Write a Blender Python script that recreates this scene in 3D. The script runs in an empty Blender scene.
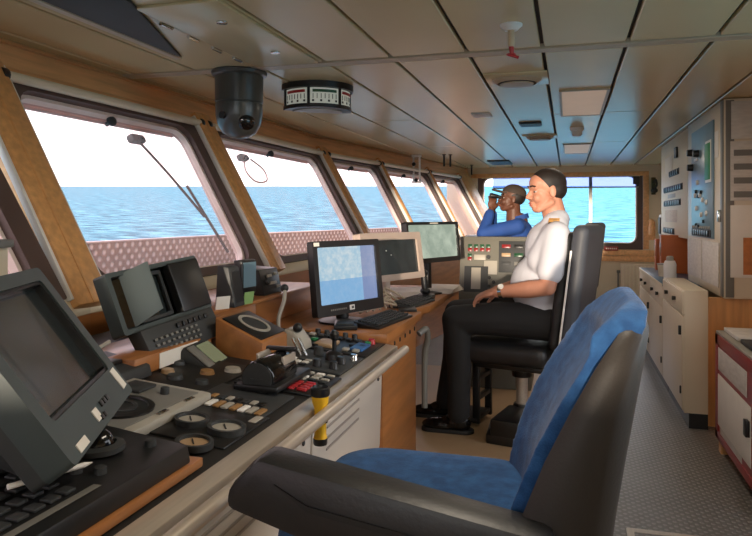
import bpy, bmesh, math, random
from mathutils import Vector, Matrix, Euler
random.seed(7)
SC = bpy.context.scene
COL = SC.collection
R = math.radians

# ------------------------------------------------------------------ materials
def lin(c):
    return tuple(((v/255.)/12.92 if v/255. <= .04045 else ((v/255.+.055)/1.055)**2.4) for v in c)

MATS = {}
def mat(name, col, rough=.5, metal=0., var=.12, scale=6., stretch=(1,1,1), bump=0., bscale=None, col2=None,
        emit=0., coat=0., sheen=0., spec=.5, detail=4):
    """procedural material: two-tone noise base colour with optional bump"""
    if name in MATS: return MATS[name]
    m = bpy.data.materials.new(name); m.use_nodes = True
    nt = m.node_tree; N = nt.nodes; L = nt.links
    b = N['Principled BSDF']
    c1 = lin(col)
    c2 = lin(col2) if col2 else tuple(v*(1-var) for v in c1)
    tc = N.new('ShaderNodeTexCoord'); mp = N.new('ShaderNodeMapping'); mp.inputs['Scale'].default_value = stretch
    L.new(tc.outputs['Object'], mp.inputs['Vector'])
    nz = N.new('ShaderNodeTexNoise'); nz.inputs['Scale'].default_value = scale; nz.inputs['Detail'].default_value = detail
    L.new(mp.outputs['Vector'], nz.inputs['Vector'])
    rp = N.new('ShaderNodeValToRGB')
    rp.color_ramp.elements[0].position = .35; rp.color_ramp.elements[1].position = .68
    rp.color_ramp.elements[0].color = (*c2, 1); rp.color_ramp.elements[1].color = (*c1, 1)
    L.new(nz.outputs['Fac'], rp.inputs['Fac']); L.new(rp.outputs['Color'], b.inputs['Base Color'])
    b.inputs['Roughness'].default_value = rough; b.inputs['Metallic'].default_value = metal
    b.inputs['Specular IOR Level'].default_value = spec
    if coat: b.inputs['Coat Weight'].default_value = coat; b.inputs['Coat Roughness'].default_value = .15
    if sheen: b.inputs['Sheen Weight'].default_value = sheen; b.inputs['Sheen Roughness'].default_value = .4
    if emit:
        L.new(rp.outputs['Color'], b.inputs['Emission Color']); b.inputs['Emission Strength'].default_value = emit
    if bump:
        n2 = N.new('ShaderNodeTexNoise'); n2.inputs['Scale'].default_value = bscale or scale*8; n2.inputs['Detail'].default_value = 3
        L.new(mp.outputs['Vector'], n2.inputs['Vector'])
        bp = N.new('ShaderNodeBump'); bp.inputs['Strength'].default_value = bump; bp.inputs['Distance'].default_value = .004
        L.new(n2.outputs['Fac'], bp.inputs['Height']); L.new(bp.outputs['Normal'], b.inputs['Normal'])
    MATS[name] = m
    return m

def dots(name, base, dot, scale, r=.3, rough=.5, metal=0., rot=0., stretch=(1,1,1), bump=.6, soft=.06):
    """material with a regular grid of raised round studs"""
    m = mat(name, base, rough, metal, var=.2, scale=3)
    nt = m.node_tree; N = nt.nodes; L = nt.links; b = N['Principled BSDF']
    tc = N.new('ShaderNodeTexCoord'); mp = N.new('ShaderNodeMapping')
    mp.inputs['Scale'].default_value = stretch; mp.inputs['Rotation'].default_value = (0, 0, rot)
    L.new(tc.outputs['UV'], mp.inputs['Vector'])
    v = N.new('ShaderNodeTexVoronoi'); v.voronoi_dimensions = '2D'; v.inputs['Scale'].default_value = scale; v.inputs['Randomness'].default_value = 0
    L.new(mp.outputs['Vector'], v.inputs['Vector'])
    mr = N.new('ShaderNodeMapRange'); mr.inputs['From Min'].default_value = r+soft; mr.inputs['From Max'].default_value = r-soft
    L.new(v.outputs['Distance'], mr.inputs['Value'])
    mx = N.new('ShaderNodeMix'); mx.data_type = 'RGBA'
    src = b.inputs['Base Color'].links[0].from_socket
    L.new(mr.outputs['Result'], mx.inputs[0]); L.new(src, mx.inputs[6]); mx.inputs[7].default_value = (*lin(dot), 1)
    L.new(mx.outputs[2], b.inputs['Base Color'])
    bp = N.new('ShaderNodeBump'); bp.inputs['Strength'].default_value = bump; bp.inputs['Distance'].default_value = .01
    L.new(mr.outputs['Result'], bp.inputs['Height']); L.new(bp.outputs['Normal'], b.inputs['Normal'])
    return m

def glass(name, tint=(250,250,250), haze=.05, gloss=.03, dust=(225,205,195)):
    m = bpy.data.materials.new(name); m.use_nodes = True
    nt = m.node_tree; N = nt.nodes; L = nt.links; N.remove(N['Principled BSDF']); out = N['Material Output']
    tr = N.new('ShaderNodeBsdfTransparent'); tr.inputs[0].default_value = (*lin(tint), 1)
    gl = N.new('ShaderNodeBsdfGlossy'); gl.inputs['Roughness'].default_value = .12
    tl = N.new('ShaderNodeBsdfTranslucent'); tl.inputs[0].default_value = (*lin(dust), 1)
    m1 = N.new('ShaderNodeMixShader'); m2 = N.new('ShaderNodeMixShader')
    tc = N.new('ShaderNodeTexCoord'); nz = N.new('ShaderNodeTexNoise'); nz.inputs['Scale'].default_value = 2.2; nz.inputs['Detail'].default_value = 6
    L.new(tc.outputs['Object'], nz.inputs['Vector'])
    mr = N.new('ShaderNodeMapRange'); mr.inputs['From Min'].default_value = .3; mr.inputs['From Max'].default_value = .75
    mr.inputs['To Min'].default_value = haze*.5; mr.inputs['To Max'].default_value = haze*1.6
    L.new(nz.outputs['Fac'], mr.inputs['Value'])
    m1.inputs[0].default_value = gloss; L.new(tr.outputs[0], m1.inputs[1]); L.new(gl.outputs[0], m1.inputs[2])
    L.new(mr.outputs['Result'], m2.inputs[0]); L.new(m1.outputs[0], m2.inputs[1]); L.new(tl.outputs[0], m2.inputs[2])
    L.new(m2.outputs[0], out.inputs['Surface'])
    MATS[name] = m
    return m

def screen(name, base, spots, glow=1., bands=None, scale=7., rough=.12):
    """a lit display: noise map of two colours, optional darker side band along local x (bands=(x, colour))"""
    m = bpy.data.materials.new(name); m.use_nodes = True
    nt = m.node_tree; N = nt.nodes; L = nt.links; b = N['Principled BSDF']
    b.inputs['Base Color'].default_value = (.01, .01, .012, 1); b.inputs['Roughness'].default_value = rough
    tc = N.new('ShaderNodeTexCoord'); nz = N.new('ShaderNodeTexNoise'); nz.inputs['Scale'].default_value = scale; nz.inputs['Detail'].default_value = 8; nz.inputs['Roughness'].default_value = .65
    L.new(tc.outputs['Object'], nz.inputs['Vector'])
    rp = N.new('ShaderNodeValToRGB'); e = rp.color_ramp.elements
    e[0].position = .42; e[0].color = (*lin(base), 1); e[1].position = .62; e[1].color = (*lin(spots), 1)
    L.new(nz.outputs['Fac'], rp.inputs['Fac'])
    col = rp.outputs['Color']
    if bands:
        sp = N.new('ShaderNodeSeparateXYZ'); L.new(tc.outputs['Object'], sp.inputs[0])
        for ax, pos, c, above in bands:
            gt = N.new('ShaderNodeMath'); gt.operation = 'GREATER_THAN' if above else 'LESS_THAN'; gt.inputs[1].default_value = pos
            L.new(sp.outputs[ax], gt.inputs[0])
            ml = N.new('ShaderNodeMath'); ml.operation = 'MULTIPLY'; ml.inputs[1].default_value = .78; L.new(gt.outputs[0], ml.inputs[0])
            mx = N.new('ShaderNodeMix'); mx.data_type = 'RGBA'; L.new(ml.outputs[0], mx.inputs[0]); L.new(col, mx.inputs[6]); mx.inputs[7].default_value = (*lin(c), 1)
            col = mx.outputs[2]
    L.new(col, b.inputs['Emission Color']); b.inputs['Emission Strength'].default_value = glow
    MATS[name] = m
    return m

wood   = mat('oak_wood', (242,186,130), .42, var=.22, scale=2.2, stretch=(14,1.2,14), bump=.05, coat=.15)
woodv  = mat('oak_wood_upright', (230,170,106), .42, var=.22, scale=2.2, stretch=(14,14,1.2), bump=.05, coat=.15)
woodd  = mat('oak_wood_desk', (178,116,64), .4, var=.3, scale=2.4, stretch=(10,1.2,10), bump=.05, coat=.2)
ceilm  = mat('ceiling_panel_paint', (214,196,154), .26, var=.05, scale=1.4, spec=.5)
ceilr  = mat('ceiling_recess', (40,32,26), .7)
strip  = mat('ceiling_strip', (190,172,146), .4, var=.05)
cream  = mat('cream_paint', (226,214,188), .5, var=.06, scale=2)
creamc = mat('cream_cabinet', (222,208,184), .38, var=.07, scale=2)
grayp  = mat('grey_paint', (122,120,114), .45, var=.1)
lgray  = mat('light_grey_paint', (168,162,150), .45, var=.1)
dgray  = mat('dark_grey_plastic', (52,54,55), .55, var=.15)
teal   = mat('dark_green_grey_case', (62,72,72), .5, var=.15)
black  = mat('black_plastic', (26,26,27), .38, var=.2)
blackm = mat('black_matte', (20,20,21), .6, var=.2)
blackg = mat('black_gloss', (14,14,15), .12)
conp   = mat('console_black_plate', (36,34,33), .5, var=.2, scale=4)
steel  = mat('brushed_steel', (200,188,174), .32, .45, var=.12, scale=5, stretch=(20,1,20))
chrome = mat('chrome', (210,208,204), .12, 1., var=.05)
white  = mat('white_plastic', (236,232,226), .45, var=.04)
offw   = mat('console_white_paint', (206,196,184), .42, var=.07, scale=2)
paper  = mat('paper', (232,226,216), .7, var=.05, scale=12)
paperg = mat('paper_printed', (214,208,200), .7, col2=(200,194,186), scale=14, stretch=(1,1,4))
red    = mat('red_plastic', (176,40,46), .35, var=.1)
redl   = mat('red_lamp', (130,28,30), .3, emit=.08)
greenl = mat('green_lamp', (26,74,46), .3, emit=.03)
green  = mat('green_plastic', (44,140,84), .45)
blue   = mat('blue_plastic', (54,104,160), .4)
yellow = mat('yellow_plastic', (240,186,30), .38, var=.08)
amber  = mat('amber_key', (160,120,74), .4)
tan    = mat('tan_linoleum', (176,146,112), .4, var=.12, scale=3)
fabric = mat('blue_fabric', (44,86,134), .9, col2=(32,66,110), scale=34, bump=.35, bscale=260, sheen=.12, spec=.2)
shell  = mat('dark_shell', (38,33,29), .58, var=.15, scale=5, bump=.12, bscale=180)
leatherd = mat('dark_leather', (34,34,36), .42, var=.15, bump=.15, bscale=120)
leatherg = mat('grey_leather', (62,65,72), .55, var=.12, bump=.12, bscale=120)
skin   = mat('skin', (190,134,110), .5, var=.1, scale=9, spec=.35)
skind  = mat('darker_skin', (98,62,46), .5, var=.15, scale=9, spec=.35)
hairm  = mat('dark_hair', (30,22,18), .6, var=.3, scale=60, bump=.4, bscale=160)
shirtm = mat('white_shirt', (194,195,204), .8, var=.04, scale=5, bump=.25, bscale=12)
trous  = mat('black_trousers', (30,29,30), .85, var=.2, scale=6, bump=.3, bscale=10)
overall= mat('blue_coverall', (30,70,140), .8, var=.2, scale=7, bump=.3, bscale=14)
capm   = mat('brown_cap', (58,46,38), .8, var=.2)
gold   = mat('gold_braid', (206,150,60), .5, var=.3, scale=40)
eyem   = mat('eye_white', (176,166,160), .25)
lipm   = mat('lip', (178,104,92), .45)
frame  = mat('window_frame_dark', (92,72,66), .45, var=.12)
rimm   = mat('window_rim_pale', (246,228,218), .5, var=.1)
rubber = mat('black_rubber', (24,24,24), .6)
darkm  = mat('dark_vent', (52,48,44), .6, var=.2)
bluetop= mat('blue_worktop', (70,104,136), .3, var=.1)
bluepan= mat('blue_grey_panel', (112,138,152), .3, var=.1)
maroon = mat('maroon_frame', (156,56,52), .4, var=.15)
seam   = mat('vent_slit', (158,148,138), .6)
camgr  = mat('camera_housing', (66,68,66), .3, var=.1, coat=.3)
lamp   = mat('lamp_diffuser', (236,206,180), .5, var=.04, emit=.10)
olive  = screen('olive_lcd', (118,122,92), (132,136,104), .35, scale=3)
m4bez  = mat('beige_monitor_case', (182,164,152), .45)
scr1   = mat('dark_screen_glass', (38,46,48), .04, var=.1, coat=1., spec=1.)
chart  = screen('chart_screen', (150,182,200), (186,200,206), .5,
                bands=[(1,.155,(104,156,200),False), (0,.10,(112,120,160),True)], scale=34)
scr4   = screen('idle_radar_screen', (44,48,46), (56,62,58), .35, scale=5)
scr5   = screen('green_grey_screen', (128,140,126), (158,168,152), .6, scale=6)
gpane  = glass('window_glass_dusty', haze=.16, tint=(240,216,216), dust=(242,200,188))
gfar   = glass('window_glass', haze=.012, gloss=0.)
film   = glass('tinted_film', tint=(120,136,190), haze=.12, gloss=.03, dust=(150,160,210))
floorm = dots('studded_floor_plate', (122,118,114), (142,138,134), 1., r=.27, rough=.36, metal=.3, rot=R(45), stretch=(30,30,30), bump=.4)
studm  = dots('stud_plate', (176,152,138), (252,246,240), 1., r=.27, rough=.5, rot=R(45), stretch=(16,16,16), bump=.6, soft=.12)

# ------------------------------------------------------------------ geometry builder
def xf(loc=(0,0,0), rot=(0,0,0)):
    return Matrix.Translation(Vector(loc)) @ Euler(rot).to_matrix().to_4x4()

def rrect(w, h, r, n=5):
    """rounded rectangle outline, centred, counter-clockwise"""
    pts = []
    for cx, cy, a0 in ((w/2-r, h/2-r, 0), (-w/2+r, h/2-r, 90), (-w/2+r, -h/2+r, 180), (w/2-r, -h/2+r, 270)):
        for k in range(n+1):
            a = R(a0+90*k/n); pts.append((cx+r*math.cos(a), cy+r*math.sin(a)))
    return pts

class G:
    def __init__(self): self.bm = bmesh.new()
    def _add(self, tb, M, mi):
        for f in tb.faces: f.material_index = mi
        if M is not None: bmesh.ops.transform(tb, matrix=M, verts=tb.verts)
        me = bpy.data.meshes.new('t'); tb.to_mesh(me); tb.free(); self.bm.from_mesh(me); bpy.data.meshes.remove(me)
        return self
    def box(self, c, s, bev=0, rot=None, mi=0, seg=2, M=None):
        tb = bmesh.new(); bmesh.ops.create_cube(tb, size=1)
        bmesh.ops.scale(tb, vec=Vector(s), verts=tb.verts)
        if bev: bmesh.ops.bevel(tb, geom=list(tb.edges), offset=min(bev, min(s)*.49), segments=seg, profile=.5, affect='EDGES')
        m = xf(c, rot or (0,0,0))
        return self._add(tb, (M @ m) if M is not None else m, mi)
    def b2(self, lo, hi, bev=0, mi=0, M=None, seg=2):
        return self.box([(a+b)/2 for a, b in zip(lo, hi)], [abs(b-a) for a, b in zip(lo, hi)], bev, None, mi, seg, M)
    def cyl(self, p0, p1, r0, r1=None, seg=20, mi=0, bev=0, M=None):
        r1 = r0 if r1 is None else r1
        p0, p1 = Vector(p0), Vector(p1); d = p1-p0
        tb = bmesh.new(); bmesh.ops.create_cone(tb, cap_ends=True, segments=seg, radius1=r0, radius2=r1, depth=d.length)
        if bev:
            es = [e for e in tb.edges if abs(e.verts[0].co.z-e.verts[1].co.z) < 1e-6]
            bmesh.ops.bevel(tb, geom=es, offset=bev, segments=2, profile=.5, affect='EDGES')
        m = Matrix.Translation((p0+p1)/2) @ d.to_track_quat('Z', 'Y').to_matrix().to_4x4()
        return self._add(tb, (M @ m) if M is not None else m, mi)
    def ell(self, c, r, rot=None, mi=0, u=20, v=12, M=None):
        if not hasattr(r, '__len__'): r = (r, r, r)
        tb = bmesh.new(); bmesh.ops.create_uvsphere(tb, u_segments=u, v_segments=v, radius=1)
        bmesh.ops.scale(tb, vec=Vector(r), verts=tb.verts)
        m = xf(c, rot or (0,0,0))
        return self._add(tb, (M @ m) if M is not None else m, mi)
    def cap(self, p0, p1, r0, r1=None, mi=0, M=None):
        """tapered capsule"""
        r1 = r0 if r1 is None else r1
        self.cyl(p0, p1, r0, r1, 16, mi, 0, M); self.ell(p0, r0, None, mi, 16, 10, M); self.ell(p1, r1, None, mi, 16, 10, M)
        return self
    def loops(self, loops, close=True, cap=True, mi=0, M=None):
        tb = bmesh.new(); rows = [[tb.verts.new(Vector(p)) for p in lp] for lp in loops]
        n = len(rows[0])
        for a, b in zip(rows, rows[1:]):
            for k in range(n if close else n-1):
                tb.faces.new((a[k], a[(k+1) % n], b[(k+1) % n], b[k]))
        if cap:
            tb.faces.new(list(reversed(rows[0]))); tb.faces.new(rows[-1])
        bmesh.ops.recalc_face_normals(tb, faces=tb.faces)
        return self._add(tb, M, mi)
    def prism(self, pts, z0, z1, mi=0, M=None, bev=0):
        tb = bmesh.new(); a = [tb.verts.new((x, y, z0)) for x, y in pts]; b = [tb.verts.new((x, y, z1)) for x, y in pts]
        n = len(pts)
        for k in range(n): tb.faces.new((a[k], a[(k+1) % n], b[(k+1) % n], b[k]))
        tb.faces.new(list(reversed(a))); tb.faces.new(b)
        bmesh.ops.recalc_face_normals(tb, faces=tb.faces)
        if bev: bmesh.ops.bevel(tb, geom=list(tb.edges), offset=bev, segments=2, profile=.5, affect='EDGES')
        return self._add(tb, M, mi)
    def prismY(self, pts, y0, y1, mi=0, bev=0, M=None):
        """polygon in (x, z), extruded along y"""
        m = Matrix(((1,0,0,0),(0,0,1,0),(0,1,0,0),(0,0,0,1)))
        return self.prism(pts, y0, y1, mi, (M @ m) if M is not None else m, bev)
    def ring(self, outer, inner, z0, z1, mi=0, M=None):
        """ring between two outlines of equal length, extruded in z"""
        tb = bmesh.new(); n = len(outer)
        V = [[tb.verts.new((x, y, z)) for x, y in lp] for lp, z in ((outer, z0), (outer, z1), (inner, z1), (inner, z0))]
        for a, b in ((0,1),(1,2),(2,3),(3,0)):
            for k in range(n): tb.faces.new((V[a][k], V[a][(k+1) % n], V[b][(k+1) % n], V[b][k]))
        bmesh.ops.recalc_face_normals(tb, faces=tb.faces)
        return self._add(tb, M, mi)
    def tube(self, pts, r, seg=8, mi=0, smooth=4, M=None):
        P = [Vector(p) for p in pts]
        if smooth and len(P) > 2:
            Q = []
            for i in range(len(P)-1):
                p0, p1, p2, p3 = P[max(i-1,0)], P[i], P[i+1], P[min(i+2,len(P)-1)]
                for k in range(smooth):
                    t = k/smooth
                    Q.append(.5*((2*p1)+(p2-p0)*t+(2*p0-5*p1+4*p2-p3)*t*t+(3*p1-p0-3*p2+p3)*t**3))
            Q.append(P[-1]); P = Q
        loops = []; up = Vector((0,0,1))
        for i, p in enumerate(P):
            d = (P[min(i+1,len(P)-1)]-P[max(i-1,0)]).normalized()
            a = d.cross(up)
            if a.length < .05: a = d.cross(Vector((1,0,0)))
            a.normalize(); b = d.cross(a).normalized(); up = b*-1 if b.dot(up) < 0 else b
            a = d.cross(up).normalized()
            rr = r[i] if hasattr(r, '__len__') else r
            loops.append([p+rr*(math.cos(6.28318*k/seg)*a+math.sin(6.28318*k/seg)*up) for k in range(seg)])
        return self.loops(loops, mi=mi, M=M)
    def lathe(self, prof, seg=28, mi=0, M=None, cap=True):
        return self.loops([[(r*math.cos(6.28318*k/seg), r*math.sin(6.28318*k/seg), z) for k in range(seg)] for r, z in prof], mi=mi, M=M, cap=cap)
    def quad(self, pts, mi=0, M=None):
        tb = bmesh.new(); tb.faces.new([tb.verts.new(p) for p in pts]); return self._add(tb, M, mi)
    def sweep(self, dirv, t):
        return self
    def obj(self, name, mats, parent=None, ang=35, M=None, remesh=0, sm=0):
        me = bpy.data.meshes.new(name); self.bm.to_mesh(me); self.bm.free()
        if not isinstance(mats, (list, tuple)): mats = [mats]
        for m in mats: me.materials.append(m)
        o = bpy.data.objects.new(name, me); COL.objects.link(o)
        if remesh:
            md = o.modifiers.new('r', 'REMESH'); md.mode = 'VOXEL'; md.voxel_size = remesh; md.use_smooth_shade = True
            if sm:
                s = o.modifiers.new('s', 'SMOOTH'); s.iterations = sm; s.factor = .5
            dg = bpy.context.evaluated_depsgraph_get(); dg.update()
            nm = bpy.data.meshes.new_from_object(o.evaluated_get(dg)); o.modifiers.clear()
            nm.materials.clear()
            for m in mats: nm.materials.append(m)
            old = o.data; o.data = nm; bpy.data.meshes.remove(old); nm.name = name
        else:
            me.polygons.foreach_set('use_smooth', [True]*len(me.polygons))
            me.set_sharp_from_angle(angle=R(ang))
        if parent is not None: o.parent = parent
        if M is not None:
            if parent is None: o.matrix_world = M
            else: o.matrix_local = M
        return o

def tag(o, label, cat, group=None, kind=None):
    o['label'] = label; o['category'] = cat
    if group: o['group'] = group
    if kind: o['kind'] = kind
    return o
def empty(name, label, cat, loc=(0,0,0), rz=0, group=None, M=None):
    o = bpy.data.objects.new(name, None); COL.objects.link(o); o.empty_display_size = .1
    o.location = loc; o.rotation_euler = (0, 0, rz)
    if M is not None: o.matrix_world = M
    return tag(o, label, cat, group)
def struct(o): o['kind'] = 'structure'; return o
def copy_tree(o, parent=None):
    c = o.copy(); COL.objects.link(c)
    if parent is not None: c.parent = parent
    for ch in list(o.children): copy_tree(ch, c)
    return c
def uvplane(o, ax=(0,1)):
    """flat uv in metres for the studded plates"""
    me = o.data; uv = me.uv_layers.new(name='UVMap')
    for l in me.loops:
        co = me.vertices[l.vertex_index].co; uv.data[l.index].uv = (co[ax[0]], co[ax[1]])
    return o

# ================================================================== ROOM SHELL
def seg_frame(p0, p1):
    L_ = math.hypot(p1[0]-p0[0], p1[1]-p0[1]); u = Vector(((p1[0]-p0[0])/L_, (p1[1]-p0[1])/L_, 0)); n = Vector((u.y, -u.x, 0))
    M = Matrix(((n.x, u.x, 0, p0[0]), (n.y, u.y, 0, p0[1]), (0, 0, 1, 0), (0, 0, 0, 1)))
    return M, L_
BEND1, BEND2 = (-2.385, 2.15), (-2.34, 6.05)
SEGS = {'A': seg_frame(BEND1, BEND2), 'B': seg_frame(BEND2, (-1.60, 10.9)), 'C': seg_frame((-1.60, -2.9), BEND1)}
ys = Vector((-.485, 0, .875)); zs = Vector((.875, 0, .485))
MW = Matrix(((0, ys.x, zs.x, .585), (1, 0, 0, 0), (0, ys.z, zs.z, 1.088), (0, 0, 0, 1)))   # window plane inside a segment frame

# floor, platform
g = G(); g.b2((-2.6, -3.1, -.1), (1.5, 11, 0)); struct(uvplane(g.obj('floor', floorm)))
g = G(); g.b2((-1.72, -.6, 0), (.12, 5.25, .215)); g.b2((-1.73, -.61, .205), (.13, 5.26, .22), .004)
struct(g.obj('floor_platform', tan))

# ceiling panels in a grid with dark seams
g = G()
xsv = [-2.7, -2.27, -1.90, -1.54, -1.17, -.826, -.457, -.113, .254, .614, .953, 1.3, 1.6]
for i in range(len(xsv)-1):
    ysv = [-3.2, -.95, 1.1, 3.17] + ([3.27, 5.28, 7.4, 11.1] if i in (3, 7, 8, 10) else [3.27, 11.1])
    for j in range(len(ysv)-1):
        if j == 3-0 and ysv[j] == 3.17: continue
        a, b_ = ysv[j], ysv[j+1]
        if abs(a-3.17) < 1e-6 and abs(b_-3.27) < 1e-6: continue
        w = .009
        g.b2((xsv[i]+w, a+w*.7, 2.17), (xsv[i+1]-w, b_-w*.7, 2.195), .004, 0, None, 1)
g.b2((-2.7, 3.18, 2.166), (1.6, 3.26, 2.195), .003, 2, None, 1)
g.b2((-2.7, -3.2, 2.19), (1.6, 11.1, 2.24), 0, 1)
for k in 'ABC':
    M, L_ = SEGS[k]; n = (M.to_3x3() @ Vector((1, 0, 0))); p = M @ Vector((0, 0, 0))
    bmesh.ops.bisect_plane(g.bm, geom=g.bm.verts[:]+g.bm.edges[:]+g.bm.faces[:], plane_co=p, plane_no=-n, clear_outer=True)
struct(g.obj('ceiling', [ceilm, ceilr, strip]))

# front wall in three straight runs, the wing runs angled back
for k in 'ABC':
    M, L_ = SEGS[k]; nm = {'A': 'front', 'B': 'front_far_wing', 'C': 'front_near_wing'}[k]
    e = .05
    g = G(); g.prismY([(.45, 0), (.62, 0), (.62, 1.025), (.50, 1.025)], -e, L_+e)
    struct(g.obj('wall_'+nm, woodd, M=M))
    g = G(); g.prismY([(.50, 1.025), (.62, 1.025), (.62, 1.045), (.595, 1.09), (.53, 1.09)], -e, L_+e, bev=.004)
    struct(g.obj('trim_sill_'+nm, cream, M=M))
    g = G(); g.prismY([(.075, 2.035), (.005, 2.175), (-.07, 2.175), (.0, 2.0), (.06, 2.0)], -e, L_+e)
    g.prismY([(.10, 2.02), (.075, 2.04), (.06, 2.0), (.07, 1.975), (.09, 1.975)], -e, L_+e, bev=.003)
    g.prismY([(.045, 2.150), (.022, 2.172), (.0, 2.172), (.015, 2.150)], -e, L_+e)
    struct(g.obj('trim_fascia_'+nm, wood, M=M))

PILLARS = {'A': [.035, 1.70, 3.83], 'B': [1.265, 2.84, 4.46], 'C': [.25, 1.9, 3.5]}
for k in 'ABC':
    M, L_ = SEGS[k]
    for s in PILLARS[k]:
        w = .09 if k == 'A' else (.035 if s < 4 else .27) if k == 'B' else .06
        g = G(); g.b2((s-w, -.05, -.06), (s+w, 1.075, .06), .008)
        g.b2((s-w*.2, -.05, .06), (s-w*.05, 1.07, .064), .002)
        p = struct(g.obj('pillar', woodv, M=M @ MW))
        g = G(); g.b2((s+w, -.02, .02), (s+w+.016, 1.05, .05), .003); g.obj('guide_rail', white, p)
        g = G(); g.b2((s-w-.016, -.02, .02), (s-w, 1.05, .05), .003); g.obj('guide_rail', white, p)
# corner post where the front meets the far wall
g = G(); g.prismY([(.62, .9), (.62, 1.05), (.0, 2.15), (-.08, 2.15), (.42, .9)], 4.74, 4.98); struct(g.obj('pillar', woodv, M=SEGS['B'][0]))

WINS = [('C', .34, 1.84), ('C', 1.96, 3.44), ('C', 3.56, 4.92), ('A', .14, 1.60), ('A', 1.80, 3.73), ('B', .03, 1.22), ('B', 1.31, 2.80), ('B', 2.88, 4.18)]
wn = 0
for k, s0, s1 in WINS:
    wn += 1
    M, L_ = SEGS[k]; w = s1-s0; h = 1.0; Mc = M @ MW @ Matrix.Translation(((s0+s1)/2, .515, 0))
    il, ir, ib, it = (.03, .10, .03, .045) if w > .6 else (.03, .03, .03, .045)
    ow, oh = w-il-ir, h-ib-it; ox, oy = (il-ir)/2, (ib-it)/2
    sh = lambda pts: [(x+ox, y+oy) for x, y in pts]
    g = G(); g.ring(rrect(w+.03, h+.03, .01), sh(rrect(ow, oh, .11)), -.03, .02)
    f = struct(g.obj('window_%d' % wn, frame, M=Mc))
    g = G(); g.ring(sh(rrect(ow, oh, .11)), sh(rrect(ow-.04, oh-.04, .09)), -.06, -.012); g.obj('rim', rimm, f)
    g = G(); g.quad([(x, y, -.045) for x, y in sh(rrect(ow-.03, oh-.03, .09))]); g.obj('pane', gpane, f)
    if w > .6 and k != 'C':
        ty = h/2-it
        g = G(); g.ell((ox, ty-.035, -.03), (.028, .028, .022)); g.cyl((ox, ty-.035, -.03), (ox, ty-.035, -.07), .012); g.obj('washer_nozzle', dgray, f)
        g = G(); g.b2((-w/2+il+.05, ty-.034, -.075), (w/2-ir-.06, ty-.012, -.062), .003); g.obj('wiper_track', rimm, f)

# the near wing window stops above a ledge
g = G(); g.b2((.42, 3.45, 1.295), (.545, 4.72, 1.322), .006); struct(g.obj('trim_ledge', grayp, M=SEGS['C'][0]))
g = G(); g.b2((.49, 3.45, 1.05), (.52, 4.72, 1.295)); struct(g.obj('trim_ledge_panel', cream, M=SEGS['C'][0]))

# far wall with its wide window
FY = 10.9
g = G()
g.b2((-1.9, FY, 0), (1.5, FY+.15, .90)); g.b2((-1.9, FY, 2.035), (1.5, FY+.15, 2.2)); g.b2((-1.9, FY, .9), (-1.40, FY+.15, 2.035)); g.b2((1.09, FY, .9), (1.5, FY+.15, 2.035))
struct(g.obj('wall_far', cream))
g = G(); g.b2((-1.5, FY-.03, 2.008), (1.17, FY+.02, 2.075), .005); g.b2((1.09, FY-.03, .9), (1.17, FY+.02, 2.008), .005)
g.b2((-1.5, FY-.045, .80), (1.35, FY+.01, .885), .005); g.b2((-1.5, FY-.03, .71), (1.35, FY+.01, .795), .004)
struct(g.obj('trim_far', wood))
wn += 1
cx = (-1.40+1.09)/2; Mf = Matrix.Translation((cx, FY+.03, 1.462)) @ Matrix.Rotation(R(90), 4, 'X')
g = G(); g.ring(rrect(2.48, 1.14, .01), [(x, y+.035) for x, y in rrect(2.32, 1.03, .12)], -.02, .04); f = struct(g.obj('window_%d' % wn, frame, M=Mf))
g = G(); g.ring([(x, y+.035) for x, y in rrect(2.32, 1.03, .12)], [(x, y+.035) for x, y in rrect(2.28, 1.0, .10)], -.03, .03); g.obj('rim', rimm, f)
g = G(); g.quad([(x, y, -.005) for x, y in rrect(2.29, 1.06, .08)]); g.obj('pane', gfar, f)
g = G(); g.b2((.465, -.47, -.02), (.515, .55, .035), .004); g.obj('mullion', white, f)
# near wall (behind the camera) and aft side, their unseen openings shaped for incoming light
g = G()
NY = -3.0
g.b2((-1.9, NY-.15, 0), (1.5, NY, 1.24)); g.b2((-1.9, NY-.15, 2.08), (1.5, NY, 2.2)); g.b2((-1.9, NY-.15, 1.24), (-1.3, NY, 2.08)); g.b2((1.15, NY-.15, 1.24), (1.5, NY, 2.08))
struct(g.obj('wall_near', cream))
g = G()
g.b2((1.36, -3.0, 0), (1.5, 3.35, .85)); g.b2((1.36, -3.0, 2.10), (1.5, 3.35, 2.2)); g.b2((1.36, 3.35, 0), (1.5, 11, 2.2))
g.b2((1.36, -3.0, .85), (1.5, 1.35, 2.10))
for y in (2.35,): g.b2((1.36, y-.03, .85), (1.5, y+.03, 2.1))
struct(g.obj('wall_right', cream))
g = G(); g.b2((.885, 4.93, 0), (1.36, 4.985, .855)); g.b2((1.335, 3.2, 0), (1.36, 4.93, 2.17)); struct(g.obj('trim_wood_panel', woodv))

# ------------------------------------------------------------------ outside
g = G()
for k in 'ABC':
    M, L_ = SEGS[k]
    g.prismY([(-.80, .2), (-.76, .2), (-.72, 1.22), (-.76, 1.22)], -.35 if k != 'C' else 0, L_+.35 if k != 'B' else L_+1, M=M)
o = g.obj('bulwark', studm); struct(o)
me = o.data; uv = me.uv_layers.new(name='UVMap')
for l in me.loops:
    co = me.vertices[l.vertex_index].co; uv.data[l.index].uv = (co.y, co.z)
g = G()
for k in 'ABC':
    M, L_ = SEGS[k]; a, b_ = (-.35 if k != 'C' else 0), (L_+.35 if k != 'B' else L_+1)
    g.b2((-.765, a, 1.215), (-.715, b_, 1.228), .004, M=M)
struct(g.obj('bulwark_rail', rimm))

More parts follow.
